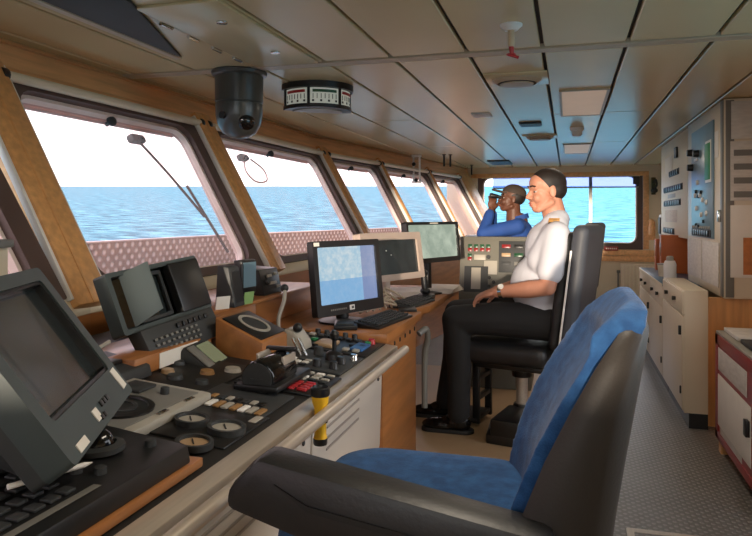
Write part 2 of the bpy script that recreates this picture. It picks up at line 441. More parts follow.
# the sea: a wide disc; the ship heels a little, so it slopes against the room
seam_ = bpy.data.materials.new('sea_water'); seam_.use_nodes = True
nt = seam_.node_tree; N = nt.nodes; L = nt.links; N.remove(N['Principled BSDF']); b = N.new('ShaderNodeBsdfDiffuse'); gs = N.new('ShaderNodeBsdfGlossy'); gs.inputs['Roughness'].default_value = .3; mxs = N.new('ShaderNodeMixShader'); mxs.inputs[0].default_value = .06
L.new(b.outputs[0], mxs.inputs[1]); L.new(gs.outputs[0], mxs.inputs[2]); L.new(mxs.outputs[0], N['Material Output'].inputs['Surface'])
tc = N.new('ShaderNodeTexCoord'); mp = N.new('ShaderNodeMapping'); mp.inputs['Scale'].default_value = (.10, .26, .2); mp.inputs['Rotation'].default_value = (0, 0, R(70))
L.new(tc.outputs['Object'], mp.inputs[0])
n1 = N.new('ShaderNodeTexNoise'); n1.inputs['Scale'].default_value = 1.; n1.inputs['Detail'].default_value = 8; n1.inputs['Roughness'].default_value = .62; L.new(mp.outputs[0], n1.inputs['Vector'])
rp = N.new('ShaderNodeValToRGB'); e = rp.color_ramp.elements; e[0].position = .40; e[0].color = (*lin((30, 100, 120)), 1); e[1].position = .62; e[1].color = (*lin((126, 200, 208)), 1)
L.new(n1.outputs['Fac'], rp.inputs[0]); L.new(rp.outputs[0], b.inputs['Color'])
bp = N.new('ShaderNodeBump'); bp.inputs['Strength'].default_value = .9; bp.inputs['Distance'].default_value = 1.2
L.new(n1.outputs['Fac'], bp.inputs['Height']); L.new(bp.outputs[0], b.inputs['Normal'])
g = G(); g.lathe([(.001, -.01), (60, 0), (300, 0), (1200, 0), (5000, 0)], 64, cap=False)
TH = math.atan(192/675.)
axis = Vector((math.cos(TH), math.sin(TH), 0))
o = g.obj('sea', seam_, M=Matrix.Translation((0, 0, -13)) @ Matrix.Rotation(R(2.70), 4, axis)); struct(o)

# ================================================================== CONSOLE AND INSTRUMENTS
def zc(x): return .87+.1*(-.685-x)           # console top plane
def cz(name, g, m, parent): return g.obj(name, m, parent)
SL = Matrix(((1,0,0,0),(0,1,0,0),(-.1,0,1,.8015),(0,0,0,1)))   # (x, y, h) -> point h above the console top

con = empty('bridge_console', 'long black topped control console with white front and steel edge below the windows', 'console', (-1.2, 1.1, .22))
con.location = (0, 0, 0)
CY0, CY1 = -.5, 2.68
g = G(); g.prismY([(-1.66, .22), (-.80, .22), (-.745, .46), (-.735, .80), (-1.66, .80)], CY0, CY1, bev=.004); g.obj('cabinet_body', offw, con)
g = G(); g.prismY([(-1.66, .80), (-.72, .80), (-.72, zc(-.72)), (-1.66, zc(-1.66))], CY0, CY1); g.obj('top_plate', conp, con)
g = G(); g.prismY([(-.735, .80), (-.70, .80), (-.672, .838), (-.672, .868), (-.725, .874), (-.735, .86)], CY0, CY1+.01, bev=.005); g.obj('edge_trim', steel, con)
g = G(); g.prismY([(-.738, .792), (-.715, .792), (-.708, .80), (-.738, .80)], CY0, CY1); g.obj('edge_lip', grayp, con)
rail = G(); rail.tube([(-.625, CY0, .868), (-.625, 2.62, .868)], .0165, 14, smooth=0); rail.ell((-.625, 2.62, .868), .0165)
r_ = rail.obj('handrail', steel, con)
for y in (-.2, .55, 1.3, 2.05, 2.5):
    g = G(); g.cyl((-.625, y, .868), (-.69, y, .835), .009); g.obj('rail_bracket', steel, r_)
# panels of the white front with louvres
for y0, y1 in ((.25, 1.02), (1.05, 1.85), (1.88, 2.64)):
    g = G(); g.prismY([(-.735, .775), (-.729, .775), (-.738, .47), (-.745, .47)], y0, y1, bev=.002)
    f = g.obj('front_panel', offw, con)
    g = G()
    for zz in (.735, .70, .665):
        x = -.7295-(.775-zz)*.0295
        g.b2((x-.002, y0+.12, zz-.004), (x+.0035, y1-.30, zz+.004), .0015)
    g.obj('vent_slot', seam, f)
    for yy in (y0+.05, y1-.05):
        g = G(); g.ell((-.727, yy, .75), (.004, .008, .008)); g.obj('screw', dgray, f)

# inset plates with their controls
def plate(name, x0, x1, y0, y1, m, h=.006, bev=.003):
    g = G(); g.b2((x0, y0, 0), (x1, y1, h), bev, M=SL); return g.obj(name, m, con)
def key(p, x, y, sx, sy, h, m, name='push_button', z0=.006):
    g = G(); g.b2((x-sx/2, y-sy/2, z0), (x+sx/2, y+sy/2, z0+h), min(.003, h*.4), M=SL); return g.obj(name, m, p)
def knob(p, x, y, r, h, m, name='knob', z0=.006, r2=None):
    g = G(); g.lathe([(r*1.05, z0), (r*1.05, z0+h*.15), (r, z0+h*.2), (r2 or r*.9, z0+h*.92), ((r2 or r*.9)*.85, z0+h)], 18, M=SL @ Matrix.Translation((x, y, 0))); return g.obj(name, m, p)
def gauge(p, x, y, r, face, m=black, z0=.006, h=.014):
    g = G(); g.lathe([(r, z0), (r, z0+h), (r*.8, z0+h), (r*.78, z0+h*.55)], 26, M=SL @ Matrix.Translation((x, y, 0)), cap=False)
    b_ = g.obj('dial', m, p)
    g = G(); g.lathe([(r*.8, z0), (r*.8, z0+h*.5), (.001, z0+h*.5)], 26, M=SL @ Matrix.Translation((x, y, 0))); g.obj('dial_face', face, b_)
    g = G(); g.box((x-r*.15, y+r*.1, z0+h*.6), (r*.7, .003, .002), 0, (0, 0, 2.2), M=SL); g.obj('needle', blackm, b_)
    return b_
# near plate with the round dials
p = plate('dial_plate', -1.02, -.74, 1.36, 1.60, black)
gauge(p, -.883, 1.462, .042, lgray, dgray); gauge(p, -.785, 1.455, .046, lgray, dgray); gauge(p, -.80, 1.335, .042, tan, dgray)
key(p, -.76, 1.56, .02, .05, .003, lgray, 'label_strip'); key(p, -.95, 1.57, .02, .03, .006, dgray)
# key strip plate
p = plate('key_strip_plate', -1.00, -.755, 1.585, 1.80, dgray)
for k in range(9):
    key(p, -.965+k*.024, 1.615, .018, .05, .006, [lgray, amber, white, amber, lgray, amber, white, lgray, amber][k], 'push_button')
for k in range(8):
    key(p, -.965+k*.024, 1.675, .016, .03, .005, [black, amber, dgray, lgray, black, dgray, lgray, black][k], 'push_button')
# rear area: rotary dials
p = plate('rotary_plate', -1.26, -.98, 1.70, 2.02, conp)
for x, y, r, c in ((-1.02, 1.93, .026, lgray), (-1.07, 1.86, .022, amber), (-1.12, 1.76, .024, dgray), (-1.03, 1.76, .02, dgray), (-1.20, 1.90, .024, dgray), (-1.17, 1.80, .02, tan)):
    knob(p, x, y, r, .012, c)
# telegraph plate with red keys
p = plate('thruster_plate', -.965, -.70, 1.83, 2.06, black, .008)
for k in range(4):
    key(p, -.755+.0*k, 1.855+k*.024, .03, .018, .008, red, 'push_button', .008); 
for k in range(4):
    key(p, -.79, 1.855+k*.024, .022, .018, .006, red, 'push_button', .008)
knob(p, -.83, 1.93, .014, .025, red, 'emergency_button', .008)
for i in range(3):
    for j in range(4):
        key(p, -.80+i*.034, 1.965+j*.026, .026, .018, .007, [lgray, white, dgray, lgray, black, lgray][(i*4+j) % 6], 'push_button', .008)
for k in range(3): key(p, -.95, 1.86+k*.05, .02, .03, .004, green if k == 1 else dgray, 'label_strip', .008)
# far plates full of small controls
p = plate('joystick_plate', -.985, -.72, 2.10, 2.36, dgray, .008)
for i in range(4):
    for j in range(3):
        key(p, -.95+i*.028, 2.13+j*.03, .022, .02, .006, [white, black, lgray, black, white][(i+2*j) % 5], 'push_button', .008)
for x, y in ((-.82, 2.15), (-.76, 2.15), (-.76, 2.23)): knob(p, x, y, .015, .024, black, 'knob', .008)
g = G(); g.lathe([(.034, .008), (.03, .03), (.02, .036), (.008, .04), (.008, .075), (.016, .085), (.017, .10), (.008, .112)], 18, M=SL @ Matrix.Translation((-.80, 2.27, 0))); g.obj('joystick', black, p)
knob(p, -.87, 2.30, .018, .03, dgray, 'knob', .008); knob(p, -.74, 2.31, .014, .02, chrome, 'knob', .008)
p = plate('switch_plate', -1.03, -.72, 2.39, 2.65, black, .008)
key(p, -.90, 2.47, .07, .10, .014, tan, 'cover', .008)
key(p, -.775, 2.50, .05, .12, .010, blue, 'cover', .008)
knob(p, -.76, 2.61, .014, .02, red, 'emergency_button', .008)
for i in range(7):
    for j in range(3):
        if i in (3, 4) and j < 2: continue
        key(p, -1.01+i*.04, 2.43+j*.085, .024, .03, .010, [black, dgray, lgray, black, green, dgray, black, lgray][(i*3+j) % 8], 'push_button', .008)
for k in range(5): knob(p, -1.0+k*.04, 2.635, .012, .022, [black, dgray][k % 2], 'knob', .008)
# small sloping lcd and grey key pad at the rear of the top
Ml = Matrix.Translation((-1.17, 2.02, zc(-1.17))) @ Euler((0, R(38), R(6))).to_matrix().to_4x4()
g = G(); g.b2((-.06, -.10, -.03), (.06, .07, .03), .006, M=Ml); lc = g.obj('lcd_unit', dgray, con)
g = G(); g.b2((-.045, -.035, .03), (.045, .055, .033), 0, M=Ml); g.obj('lcd_screen', olive, lc)
g = G(); g.b2((-.05, -.10, .03), (.05, -.05, .036), .003, M=Ml); g.obj('key_pad', grayp, lc)

# big thruster control block on the console
tl = empty('thruster_lever_unit', 'black drum shaped lever unit with round end face between keys of the console', 'control lever', (-.86, 1.86, zc(-.86)+.008), 0)
g = G(); g.b2((-.07, -.10, 0), (.07, .16, .02), .006); g.obj('base', black, tl)
g = G(); g.cyl((0, -.085, .035), (0, .09, .035), .052, .052, 28, bev=.006); g.obj('drum', blackg, tl)
g = G(); g.cyl((0, -.09, .035), (0, -.086, .035), .046, .046, 28); g.cyl((0,-.0915,.035),(0,-.089,.035),.008); g.b2((-.02,-.0925,.033),(.02,-.09,.037)); g.obj('end_cap', dgray, tl)
g = G(); g.b2((-.046, .0, .062), (-.036, .09, .09), .003); g.obj('lever', steel, tl)
g = G(); g.b2((.036, .0, .055), (.046, .09, .083), .003); g.obj('lever', steel, tl)
g = G(); g.b2((-.05, .075, .085), (.05, .095, .098), .004); g.obj('lever_grip', black, tl)

# clamp-on beige lever box beside the dial box with two chrome bars
sl = empty('steering_lever', 'beige rounded lever bracket with chrome bars beside the wooden dial box', 'control lever', (-.985, 2.36, zc(-.985)))
g = G(); g.prismY([(-.06, 0), (.05, 0), (.045, .03), (.01, .075), (-.03, .08), (-.055, .05)], -.05, .05, bev=.01); g.obj('bracket', lgray, sl)
g = G(); g.ell((.02, -.03, .085), .018); g.obj('knob', black, sl)
for d_ in (0, .022):
    g = G(); g.cyl((.06+d_, -.10, .0), (.03+d_, -.10, .06), .006); g.obj('chrome_bar', chrome, sl)

# tray with a dark round dial
tr = empty('plotting_tray', 'pale grey tray with a dark round dial on the near end of the console', 'instrument', (-1.04, 1.45, zc(-1.04)+.0), 0)
MT = Euler((0, R(5.7), 0)).to_matrix().to_4x4()
g = G(); g.b2((-.14, -.20, 0), (.11, .19, .028), .008, M=MT); g.obj('tray_body', lgray, tr)
g = G(); g.b2((-.11, -.17, .028), (.085, .16, .031), .002, M=MT); g.obj('inlay', grayp, tr)
g = G(); g.lathe([(.085, .03), (.085, .037), (.07, .038), (.068, .034), (.001, .034)], 30, M=MT @ Matrix.Translation((-.01, -.05, 0))); dd = g.obj('dial', black, tr)
g = G(); g.ring([(.045*math.cos(k*.2618), .045*math.sin(k*.2618)) for k in range(24)], [(.035*math.cos(k*.2618), .035*math.sin(k*.2618)) for k in range(24)], .034, .036, M=MT @ Matrix.Translation((-.01, -.05, 0))); g.obj('scale_ring', dgray, dd)
g = G(); g.b2((-.10, .06, .031), (-.03, .14, .04), .004, M=MT); g.obj('dark_panel', dgray, tr)
g = G(); g.lathe([(.012, .03), (.011, .048), (.006, .05)], 14, M=MT @ Matrix.Translation((.02, .10, 0))); g.obj('knob', dgray, tr)
for y in (-.02, .10): 
    g = G(); g.b2((.088, y-.02, .0285), (.10, y+.02, .0315), .001, M=MT); g.obj('catch', chrome, tr)
tb = empty('tray_rear_box', 'low dark box behind the pale tray and its round dial', 'instrument', (-1.27, 1.62, zc(-1.27)))
g = G(); g.prismY([(-.09, 0), (.09, 0), (.08, .035), (-.07, .065), (-.09, .06)], -.15, .12, bev=.006); g.obj('case', dgray, tb)
g = G(); g.b2((-.03, -.08, .045), (.03, .06, .058), .004); g.obj("lid", black, tb)

# near end: raised wood trimmed desk with keyboard wedge
nd = empty('keyboard_desk', 'wood trimmed white desk end carrying the black radar keyboard', 'desk', (0, 0, 0))
g = G(); g.b2((-.93, -.5, zc(-.74)), (-.735, 1.22, .895), .004); g.obj('desk_body', offw, nd)
g = G(); g.b2((-1.02, -.5, .880), (-.728, 1.25, .90), .004); g.obj('wood_edge', woodd, nd)
kb = empty('radar_keyboard', 'long black wedge keyboard with a trackball at its end in front of the tilted monitor', 'keyboard', (0, 0, .90))
g = G(); g.prismY([(-1.0, 0), (-.735, 0), (-.742, .036), (-.98, .066)], .12, 1.215, bev=.005); g.obj('case', black, kb)
def kz(x): return .036+(-.75-x)*.1304
g = G()
for i in range(5):
    for j in range(22):
        x, y = -.80-i*.034, .22+j*.034
        g.b2((x-.012, y-.012, kz(x)), (x+.012, y+.012, kz(x)+.006), .002)
g.obj('key_block', dgray, kb)
g = G(); g.b2((-.785, .40, kz(-.785)), (-.765, .98, kz(-.765)+.003), .001); g.obj('label_strip', grayp, kb)
g = G(); g.lathe([(.052, 0), (.052, .01), (.036, .014), (.034, .006)], 24, M=Matrix.Translation((-.87, 1.10, kz(-.87))), cap=False); tbn = g.obj('trackball_ring', dgray, kb)
g = G(); g.ell((-.87, 1.10, kz(-.87)+.008), .033); g.obj('trackball', blackg, tbn)
for x, y in ((-.80, 1.02), (-.835, 1.0), (-.92, 1.02), (-.80, 1.17)):
    g = G(); g.lathe([(.012, 0), (.011, .012), (.006, .014)], 12, M=Matrix.Translation((x, y, kz(x)))); g.obj('knob', dgray, kb)
g = G(); g.cap((-1.04, .74, 1.01), (-1.09, .90, 1.03), .007, .006)
for nm, lab, x, y in (('joystick_grip', 'black rounded hand controller behind the keyboard under the tilted monitor', -.90, 1.16),):
    pass
g = G(); g.bm.free(); 
pen = G(); pen.cyl((-.845, .86, .975), (-.80, .98, .972), .0045); pen.cyl((-.80, .98, .972), (-.795, .993, .972), .0045, .001)
# -- the pen lies on the keyboard
tag(pen.obj('pen', white), 'white pen lying across the black radar keyboard below the tilted monitor', 'pen')

# big tilted monitor, near left
vb = Vector((.427, -.904, 0)).normalized(); vu = Vector((-.19, -.0898, .294)).normalized(); vn = (vb*-1).cross(vu) * -1
vx = -vb                                     # along the bottom edge, away from the camera
vn = vx.cross(vu).normalized()
org = Vector((-.962, 1.34, 1.0))+vb*.2415
MM = Matrix(((vx.x, vu.x, vn.x, org.x), (vx.y, vu.y, vn.y, org.y), (vx.z, vu.z, vn.z, org.z), (0,0,0,1)))
m1 = empty('radar_monitor', 'large dark grey tilted monitor with a black screen above the radar keyboard', 'monitor', M=MM)
W1, H1 = .483, .35
g = G(); g.ring(rrect(W1, H1, .012) if 0 else [(x, y+H1/2) for x, y in rrect(W1, H1, .012)], [(x, y+H1/2+.022) for x, y in rrect(W1-.085, H1-.105, .012)], -.05, 0); 
g.obj('bezel', teal, m1)
g = G(); g.prism([(x, y+H1/2) for x, y in rrect(W1-.004, H1-.004, .012)], -.075, -.045); g.loops([[(x, y+H1/2, -.07) for x, y in rrect(W1-.02, H1-.02, .02)], [(x, y*.6+H1/2+.05, -.16) for x, y in rrect(W1-.14, H1-.02, .03)]]); g.obj('housing', dgray, m1)
g = G(); g.ring([(x, y+H1/2+.022) for x, y in rrect(W1-.085, H1-.105, .012)], [(x, y+H1/2+.022) for x, y in rrect(W1-.10, H1-.12, .008)], -.028, -.004); g.obj('screen_surround', black, m1)
g = G(); g.b2((-W1/2+.035, .055, -.03), (W1/2-.035, H1-.018, -.022)); g.obj('screen', scr1, m1)
def stick(nm, x, y, sx, sy, m, rz=0, dz=.002):
    g = G(); g.box((x, y, dz/2), (sx, sy, dz), 0, (0, 0, rz)); return g.obj(nm, m, m1)
stick('sticker', .205, .045, .034, .05, paper, R(4)); stick('sticker', -.03, .028, .03, .024, paper); stick('sticker', -.165, .014, .055, .016, paper)
g = G()
for i in range(3):
    g.b2((.015+i*.022, .03, 0), (.031+i*.022, .042, .004), .001)
for i in range(2): g.b2((-.004+i*.02-.02, .012, 0), (.01+i*.02-.02, .022, .004), .001)
g.obj('button_row', black, m1)
g = G(); g.box((0, .10, -.13), (.20, .12, .08), .02); g.obj('neck', dgray, m1)
pst = empty('monitor_pedestal', 'dark pedestal box under the big tilted monitor', 'stand', (-1.13, .98, zc(-1.13)))
g = G(); g.b2((-.11, -.12, 0), (.0, .12, .085), .02); g.obj('post', dgray, pst); g = G(); g.b2((-.16, -.2, 0), (.06, .2, .02), .006); g.obj('foot', black, pst)
g = G(); g.ell((0, 0, .026), (.034, .045, .028)); g.cap((0, .03, .02), (.015, .06, .014), .014)
mo = g.obj('computer_mouse', blackg, M=Matrix.Translation((-.93, 1.0, .975)))
tag(mo, 'glossy black mouse behind the keys of the radar keyboard', 'mouse')

# hooded radar unit
v0 = Vector((-1.245, 1.71, 1.05)); v1 = Vector((-1.295, 2.137, 1.05)); vx = (v1-v0).normalized(); vu = Vector((-.066, -.008, .18)).normalized(); vn = vx.cross(vu).normalized(); vu = vn.cross(vx)
org = (v0+v1)/2
MM = Matrix(((vx.x, vu.x, vn.x, org.x), (vx.y, vu.y, vn.y, org.y), (vx.z, vu.z, vn.z, org.z), (0,0,0,1)))
m2 = empty('hooded_radar_display', 'dark boxy radar display with a folded viewing hood and a grey key panel', 'instrument', M=MM)
W2, H2 = .46, .20
MM = MM @ Matrix.Translation((.065, 0, .005)) @ Matrix.Rotation(R(-12), 4, 'Y'); m2.matrix_world = MM
g = G(); g.ring([(x, y+H2/2) for x, y in rrect(W2, H2, .01)], [(x-.02, y+H2/2) for x, y in rrect(W2-.08, H2-.03, .008)], -.05, 0); g.loops([[(x, y+H2/2, -.05) for x, y in rrect(W2, H2, .01)], [(x*.8+.03, y*.8+H2/2, -.085) for x, y in rrect(W2, H2, .02)]]); g.obj('housing', teal, m2)
g = G(); g.b2((-W2/2+.03, .02, -.045), (W2/2-.06, H2-.02, -.04)); g.obj('screen', scr1, m2)
g = G(); g.loops([[(-.165, .016, -.01), (-.165, H2-.01, -.01), (-.160, H2-.01, -.01), (-.160, .016, -.01)], [(-.085, .045, .045), (-.085, H2+.005, .045), (-.080, H2+.005, .045), (-.080, .045, .045)]]); g.obj('hood_flap', teal, m2)
g = G(); g.b2((.055, .012, -.02), (W2/2-.008, H2-.012, .012), .006); g.obj('side_panel', black, m2)
g = G(); g.ring([(x-.03, y+H2/2) for x, y in rrect(.16, H2-.04, .006)], [(x-.03, y+H2/2) for x, y in rrect(.135, H2-.065, .006)], -.035, -.025); g.obj('screen_frame', dgray, m2)
g = G(); g.prism([(-.01, -.10), (.04, -.105), (.025, .0), (-.03, .0)], -.19, .19, M=Matrix(((0,0,1,0),(0,1,0,0),(1,0,0,0),(0,0,0,1))), bev=.004); kp = g.obj('key_panel', dgray, m2)
g = G()
for i in range(6): g.box((-.02+i*.03, -.022, .034), (.022, .016, .008), .002)
g.obj('dark_key', black, kp)
g = G()
for i in range(9):
    for j in range(3): g.box((-.15+i*.026, -.043-j*.018, .037+j*.002), (.013, .008, .004), .001)
g.obj('pale_key', grayp, kp)
# wood block carrying it, with a paper note
wb = empty('wooden_riser', 'oak riser block with a paper note under the hooded radar', 'riser', (-1.29, 1.92, zc(-1.29)))
g = G(); g.b2((-.15, -.24, 0), (.09, .20, .055), .006); g.obj('block', woodd, wb)
g = G(); g.b2((.0905, -.12, .004), (.092, .10, .05)); g.obj('paper_note', paper, wb)

# rear wooden shelf
rs = empty('wooden_shelf', 'raised oak shelf along the window side behind the console', 'shelf', (-1.5, 2.2, .95))
g = G(); g.prismY([(-.17, .020), (.20, -.018), (.20, .075), (-.17, .075)], .02, .47, bev=.003); g.b2((-.17, .475, -.035), (.20, 1.2, .075), .004); g.obj('box_body', woodd, rs)
g = G(); g.b2((-.18, .0, .075), (.22, 1.22, .09), .004); g.obj('top_board', woodd, rs)
# wooden box with compass repeater dial
wd = empty('compass_repeater_box', 'sloping oak box with a black top and a pale dial ring', 'instrument', (-1.09, 2.22, zc(-1.0)))
g = G(); g.prismY([(-.09, 0), (.09, 0), (.09, .065), (-.09, .145)], -.115, .115, bev=.004); g.obj('box_body', woodd, wd)
Ms = Matrix.Translation((0, 0, .105)) @ Euler((0, R(24), 0)).to_matrix().to_4x4()
g = G(); g.b2((-.08, -.10, 0), (.085, .10, .006), .003, M=Ms); g.obj('top_plate', black, wd)
g = G(); g.ring([(.062*math.cos(k*.19635), .062*math.sin(k*.19635)) for k in range(32)], [(.05*math.cos(k*.19635), .05*math.sin(k*.19635)) for k in range(32)], .006, .010, M=Ms); dr = g.obj('dial_ring', lgray, wd)
g = G(); g.lathe([(.05, .006), (.048, .008), (.001, .008)], 28, M=Ms); g.obj('dial_face', dgray, dr)
# small instruments on the shelf
i1 = empty('small_display', 'small grey blue display on a bracket on the oak shelf', 'display', (-1.31, 2.60, 1.04), R(-8))
g = G(); g.b2((-.03, -.055, .03), (.015, .055, .175), .008); g.obj('case', black, i1)
g = G(); g.b2((.0155, -.045, .06), (.018, .045, .165)); g.obj('screen', bluepan, i1)
g = G(); g.b2((-.04, -.03, 0), (.02, .03, .03), .006); g.obj('foot', black, i1)
i2 = empty('angled_speaker', 'slim black tilted unit between the hooded radar and the small display', 'speaker', (-1.30, 2.43, 1.04), R(0))
g = G(); g.prismY([(-.04, 0), (.05, 0), (.02, .16), (-.03, .165)], -.045, .045, bev=.008); g.obj('case', dgray, i2)
g = G(); g.prismY([(.045, .02), (.049, .02), (.026, .14), (.022, .14)], -.035, .035); g.obj('grille', black, i2)
i3 = empty('radio_set', 'black radio box with a handset strip on the oak shelf', 'radio', (-1.40, 2.88, 1.04), R(0))
g = G(); g.prismY([(-.10, 0), (.09, 0), (.06, .115), (-.10, .125)], -.10, .10, bev=.006); g.obj('case', black, i3)
MRd = Matrix.Translation((.078, 0, .06)) @ Euler((0, R(-15), 0)).to_matrix().to_4x4()
for yy, zz, sx in ((-.02, .025, .05), (.05, .03, .03), (.0, -.01, .08), (.05, -.03, .03)):
    g = G(); g.b2((-.002, yy-sx/2, zz-.007), (.006, yy+sx/2, zz+.007), .002, M=MRd); g.obj('button_strip', lgray, i3)
g = G(); g.cyl((0, -.06, .0), (.015, -.06, .0), .014, M=MRd); g.obj('knob', dgray, i3)
# gooseneck lamp
gl = empty('gooseneck_microphone', 'pale gooseneck microphone with a black tip beside the oak dial box', 'microphone', (-1.13, 2.50, .96))
gl.location = (-1.10, 2.47, zc(-1.10))
g = G(); g.lathe([(.03, 0), (.03, .012), (.01, .02)], 18); g.obj('base', dgray, gl)
g = G(); g.tube([(0, 0, .015), (-.005, .0, .08), (.01, .02, .15), (.0, .05, .19)], .008, 10); g.obj('gooseneck', lgray, gl)
g = G(); g.ell((-.003, .055, .197), .017); g.obj('tip', black, gl)
# papers with green and white stickers behind the hooded radar
for i, (x, y, rz, m, lab) in enumerate(((-1.285, 2.345, -.5, paper, 'small white note standing between the hooded radar and the slim tilted speaker'), (-1.262, 2.515, -.2, mat('green_paper', (150,190,120), .7), 'pale green note standing between the slim speaker and the small display'))):
    g = G(); g.prismY([(-.002, 0), (.002, 0), (.012, .05), (.008, .05)], -.03, .03)
    tag(g.obj('paper_note', m, M=Matrix.Translation((x, y, 1.04)) @ Euler((0, 0, rz)).to_matrix().to_4x4()), lab, 'note')
# cables near left by the window
cb = G(); cb.tube([(-1.62, 1.72, 1.18), (-1.55, 1.70, 1.14), (-1.50, 1.68, 1.05), (-1.40, 1.66, .99), (-1.38, 1.72, .965)], .007)
tag(cb.obj('power_cable', black), 'black cable dropping from the window pillar to the hooded radar', 'cable')
cb = G(); cb.tube([(-1.45, 1.66, 1.14), (-1.44, 1.63, 1.03), (-1.40, 1.60, .985), (-1.33, 1.62, 1.0), (-1.30, 1.70, 1.03)], .006)
tag(cb.obj('power_cable', lgray), 'pale grey cable looping beside the hooded radar', 'cable')

# torch in the rail
fl = empty('torch', 'yellow and black torch standing behind the console handrail', 'torch', (-.652, 1.735, .775), 0)
g = G(); g.lathe([(.019, .018), (.0165, .03), (.0165, .10), (.022, .115), (.024, .135)], 20); g.obj('barrel', yellow, fl)
g = G(); g.lathe([(.001, .0), (.018, .0), (.0195, .004), (.0195, .018), (.016, .02)], 20); g.obj('tail_cap', black, fl)
g = G(); g.lathe([(.024, .133), (.0265, .138), (.0265, .155), (.022, .158), (.020, .150), (.001, .150)], 20); g.obj('lens_ring', black, fl)
g = G(); g.b2((.014, -.005, .06), (.021, .005, .09), .002); g.obj('switch', black, fl)

# wood desk beyond the console
dk = empty('wooden_desk', 'orange oak desk with a line of small dark holes carrying the monitors', 'desk', (0, 0, 0))
g = G(); g.b2((-1.66, 2.69, .22), (-.735, 3.32, .875), .004); g.obj('pedestal', woodd, dk)
g = G(); g.prism([(-1.66, 2.685), (-.715, 2.685), (-.715, 3.36), (-.78, 3.44), (-.72, 3.60), (-.72, 4.62), (-1.45, 4.62)], .875, .914, bev=.004); g.obj('desktop', woodd, dk)
g = G(); g.b2((-1.35, 3.32, .22), (-1.05, 4.6, .875)); g.obj('back_panel', woodd, dk)
for k in range(6):
    g = G(); g.ell((-.7345, 2.78+k*.10, .84), (.004, .011, .011)); g.obj('vent_hole', blackm, dk)
g = G(); g.tube([(-.73, 3.36, .80), (-.70, 3.40, .82), (-.70, 3.44, .76), (-.72, 3.46, .66), (-.72, 3.46, .40)], .016, 10); tag(g.obj('pipe', grayp), 'grey bent pipe at the front corner of the oak desk', 'pipe')

# chart display monitor
def flat_monitor(name, lab, pl, pr, z0, z1, bez, scrm, depth=.05, bw=.03, bb=.05, tilt=6, stand=.914, standm=black, cat='monitor'):
    a, b_ = Vector((*pl, z0)), Vector((*pr, z0)); vx = (b_-a).normalized(); nn = vx.cross(Vector((0,0,1))); 
    vu = (Vector((0,0,1))*math.cos(R(tilt))-nn*math.sin(R(tilt))).normalized(); vn = vx.cross(vu).normalized(); o_ = (a+b_)/2
    M = Matrix(((vx.x, vu.x, vn.x, o_.x), (vx.y, vu.y, vn.y, o_.y), (vx.z, vu.z, vn.z, o_.z), (0,0,0,1)))
    e_ = empty(name, lab, cat, M=M); W_, H_ = (b_-a).length, z1-z0
    cy = H_/2; oy = (bb-bw)/2
    out = [(x, y+cy) for x, y in rrect(W_, H_, .012)]; inn = [(x, y+cy+oy) for x, y in rrect(W_-2*bw, H_-bw-bb, .006)]
    g = G(); g.ring(out, inn, -.03, 0); g.obj('bezel', bez, e_)
    g = G(); g.prism(out, -depth, -.025); g.loops([[(x*.90, (y-cy)*.92+cy, -depth) for x, y in out], [(x*.6, (y-cy)*.7+cy, -depth-.05) for x, y in out]]); g.obj('housing', bez, e_)
    g = G(); g.prism(inn, -.02, -.012); s_ = g.obj('screen', scrm, e_)
    # stand, upright in the room
    Mi = M.inverted(); c = o_+Vector((0,0,0))-vn*(depth+.03)
    g = G(); g.cyl(Vector((c.x, c.y, stand)), Vector((c.x, c.y, z0+H_*.35)), .03, .025, 16, M=Mi); g.obj('neck', standm, e_)
    g = G(); g.lathe([(.11, 0), (.11, .01), (.03, .02)], 24, M=Mi @ Matrix.Translation((c.x, c.y, stand))); g.obj('base', standm, e_)
    return e_, W_, H_
m3, W3, H3 = flat_monitor('chart_monitor', 'black square monitor showing a pale blue sea chart', (-1.025, 2.70), (-.848, 3.125), .963, 1.292, black, chart, .034, .028, .05)
g = G(); g.b2((-.02, .014, 0), (.012, .036, .002)); g.obj('logo_plate', white, m3)
g = G(); g.b2((-.008, .019, .002), (-.002, .031, .003)); g.b2((.0, .019, .002), (.006, .031, .003)); g.obj('logo_mark', dgray, m3)
g = G()
for k in range(9): g.b2((-.145+k*.012, .021, 0), (-.137+k*.012, .028, .001))
g.obj('maker_lettering', grayp, m3)
g = G(); g.b2((-W3/2+.008, H3-.022, 0), (-W3/2+.04, H3-.006, .002)); g.obj('sticker', paper, m3)
m4, W4, H4 = flat_monitor('radar_screen', 'beige framed monitor with a dark grey screen between two black monitors', (-1.0, 3.31), (-.79, 3.81), 1.05, 1.312, m4bez, scr4, .05, .04, .035, 8, standm=m4bez)
g = G()
for x, y in ((-.12, .16), (-.05, .165), (-.01, .14), (-.12, .09)): g.b2((x-.004, y-.003, -.012), (x+.004, y+.003, -.011))
g.obj('screen_mark', paper, m4)
m5, W5, H5 = flat_monitor('widescreen_monitor', 'thin black widescreen monitor with a grey green picture', (-.905, 3.90), (-.68, 4.434), 1.11, 1.365, black, scr5, .04, .018, .03, 5)
g = G(); g.b2((-.04, H5-.012, 0), (.05, H5-.006, .001)); g.obj('logo_strip', paper, m5)

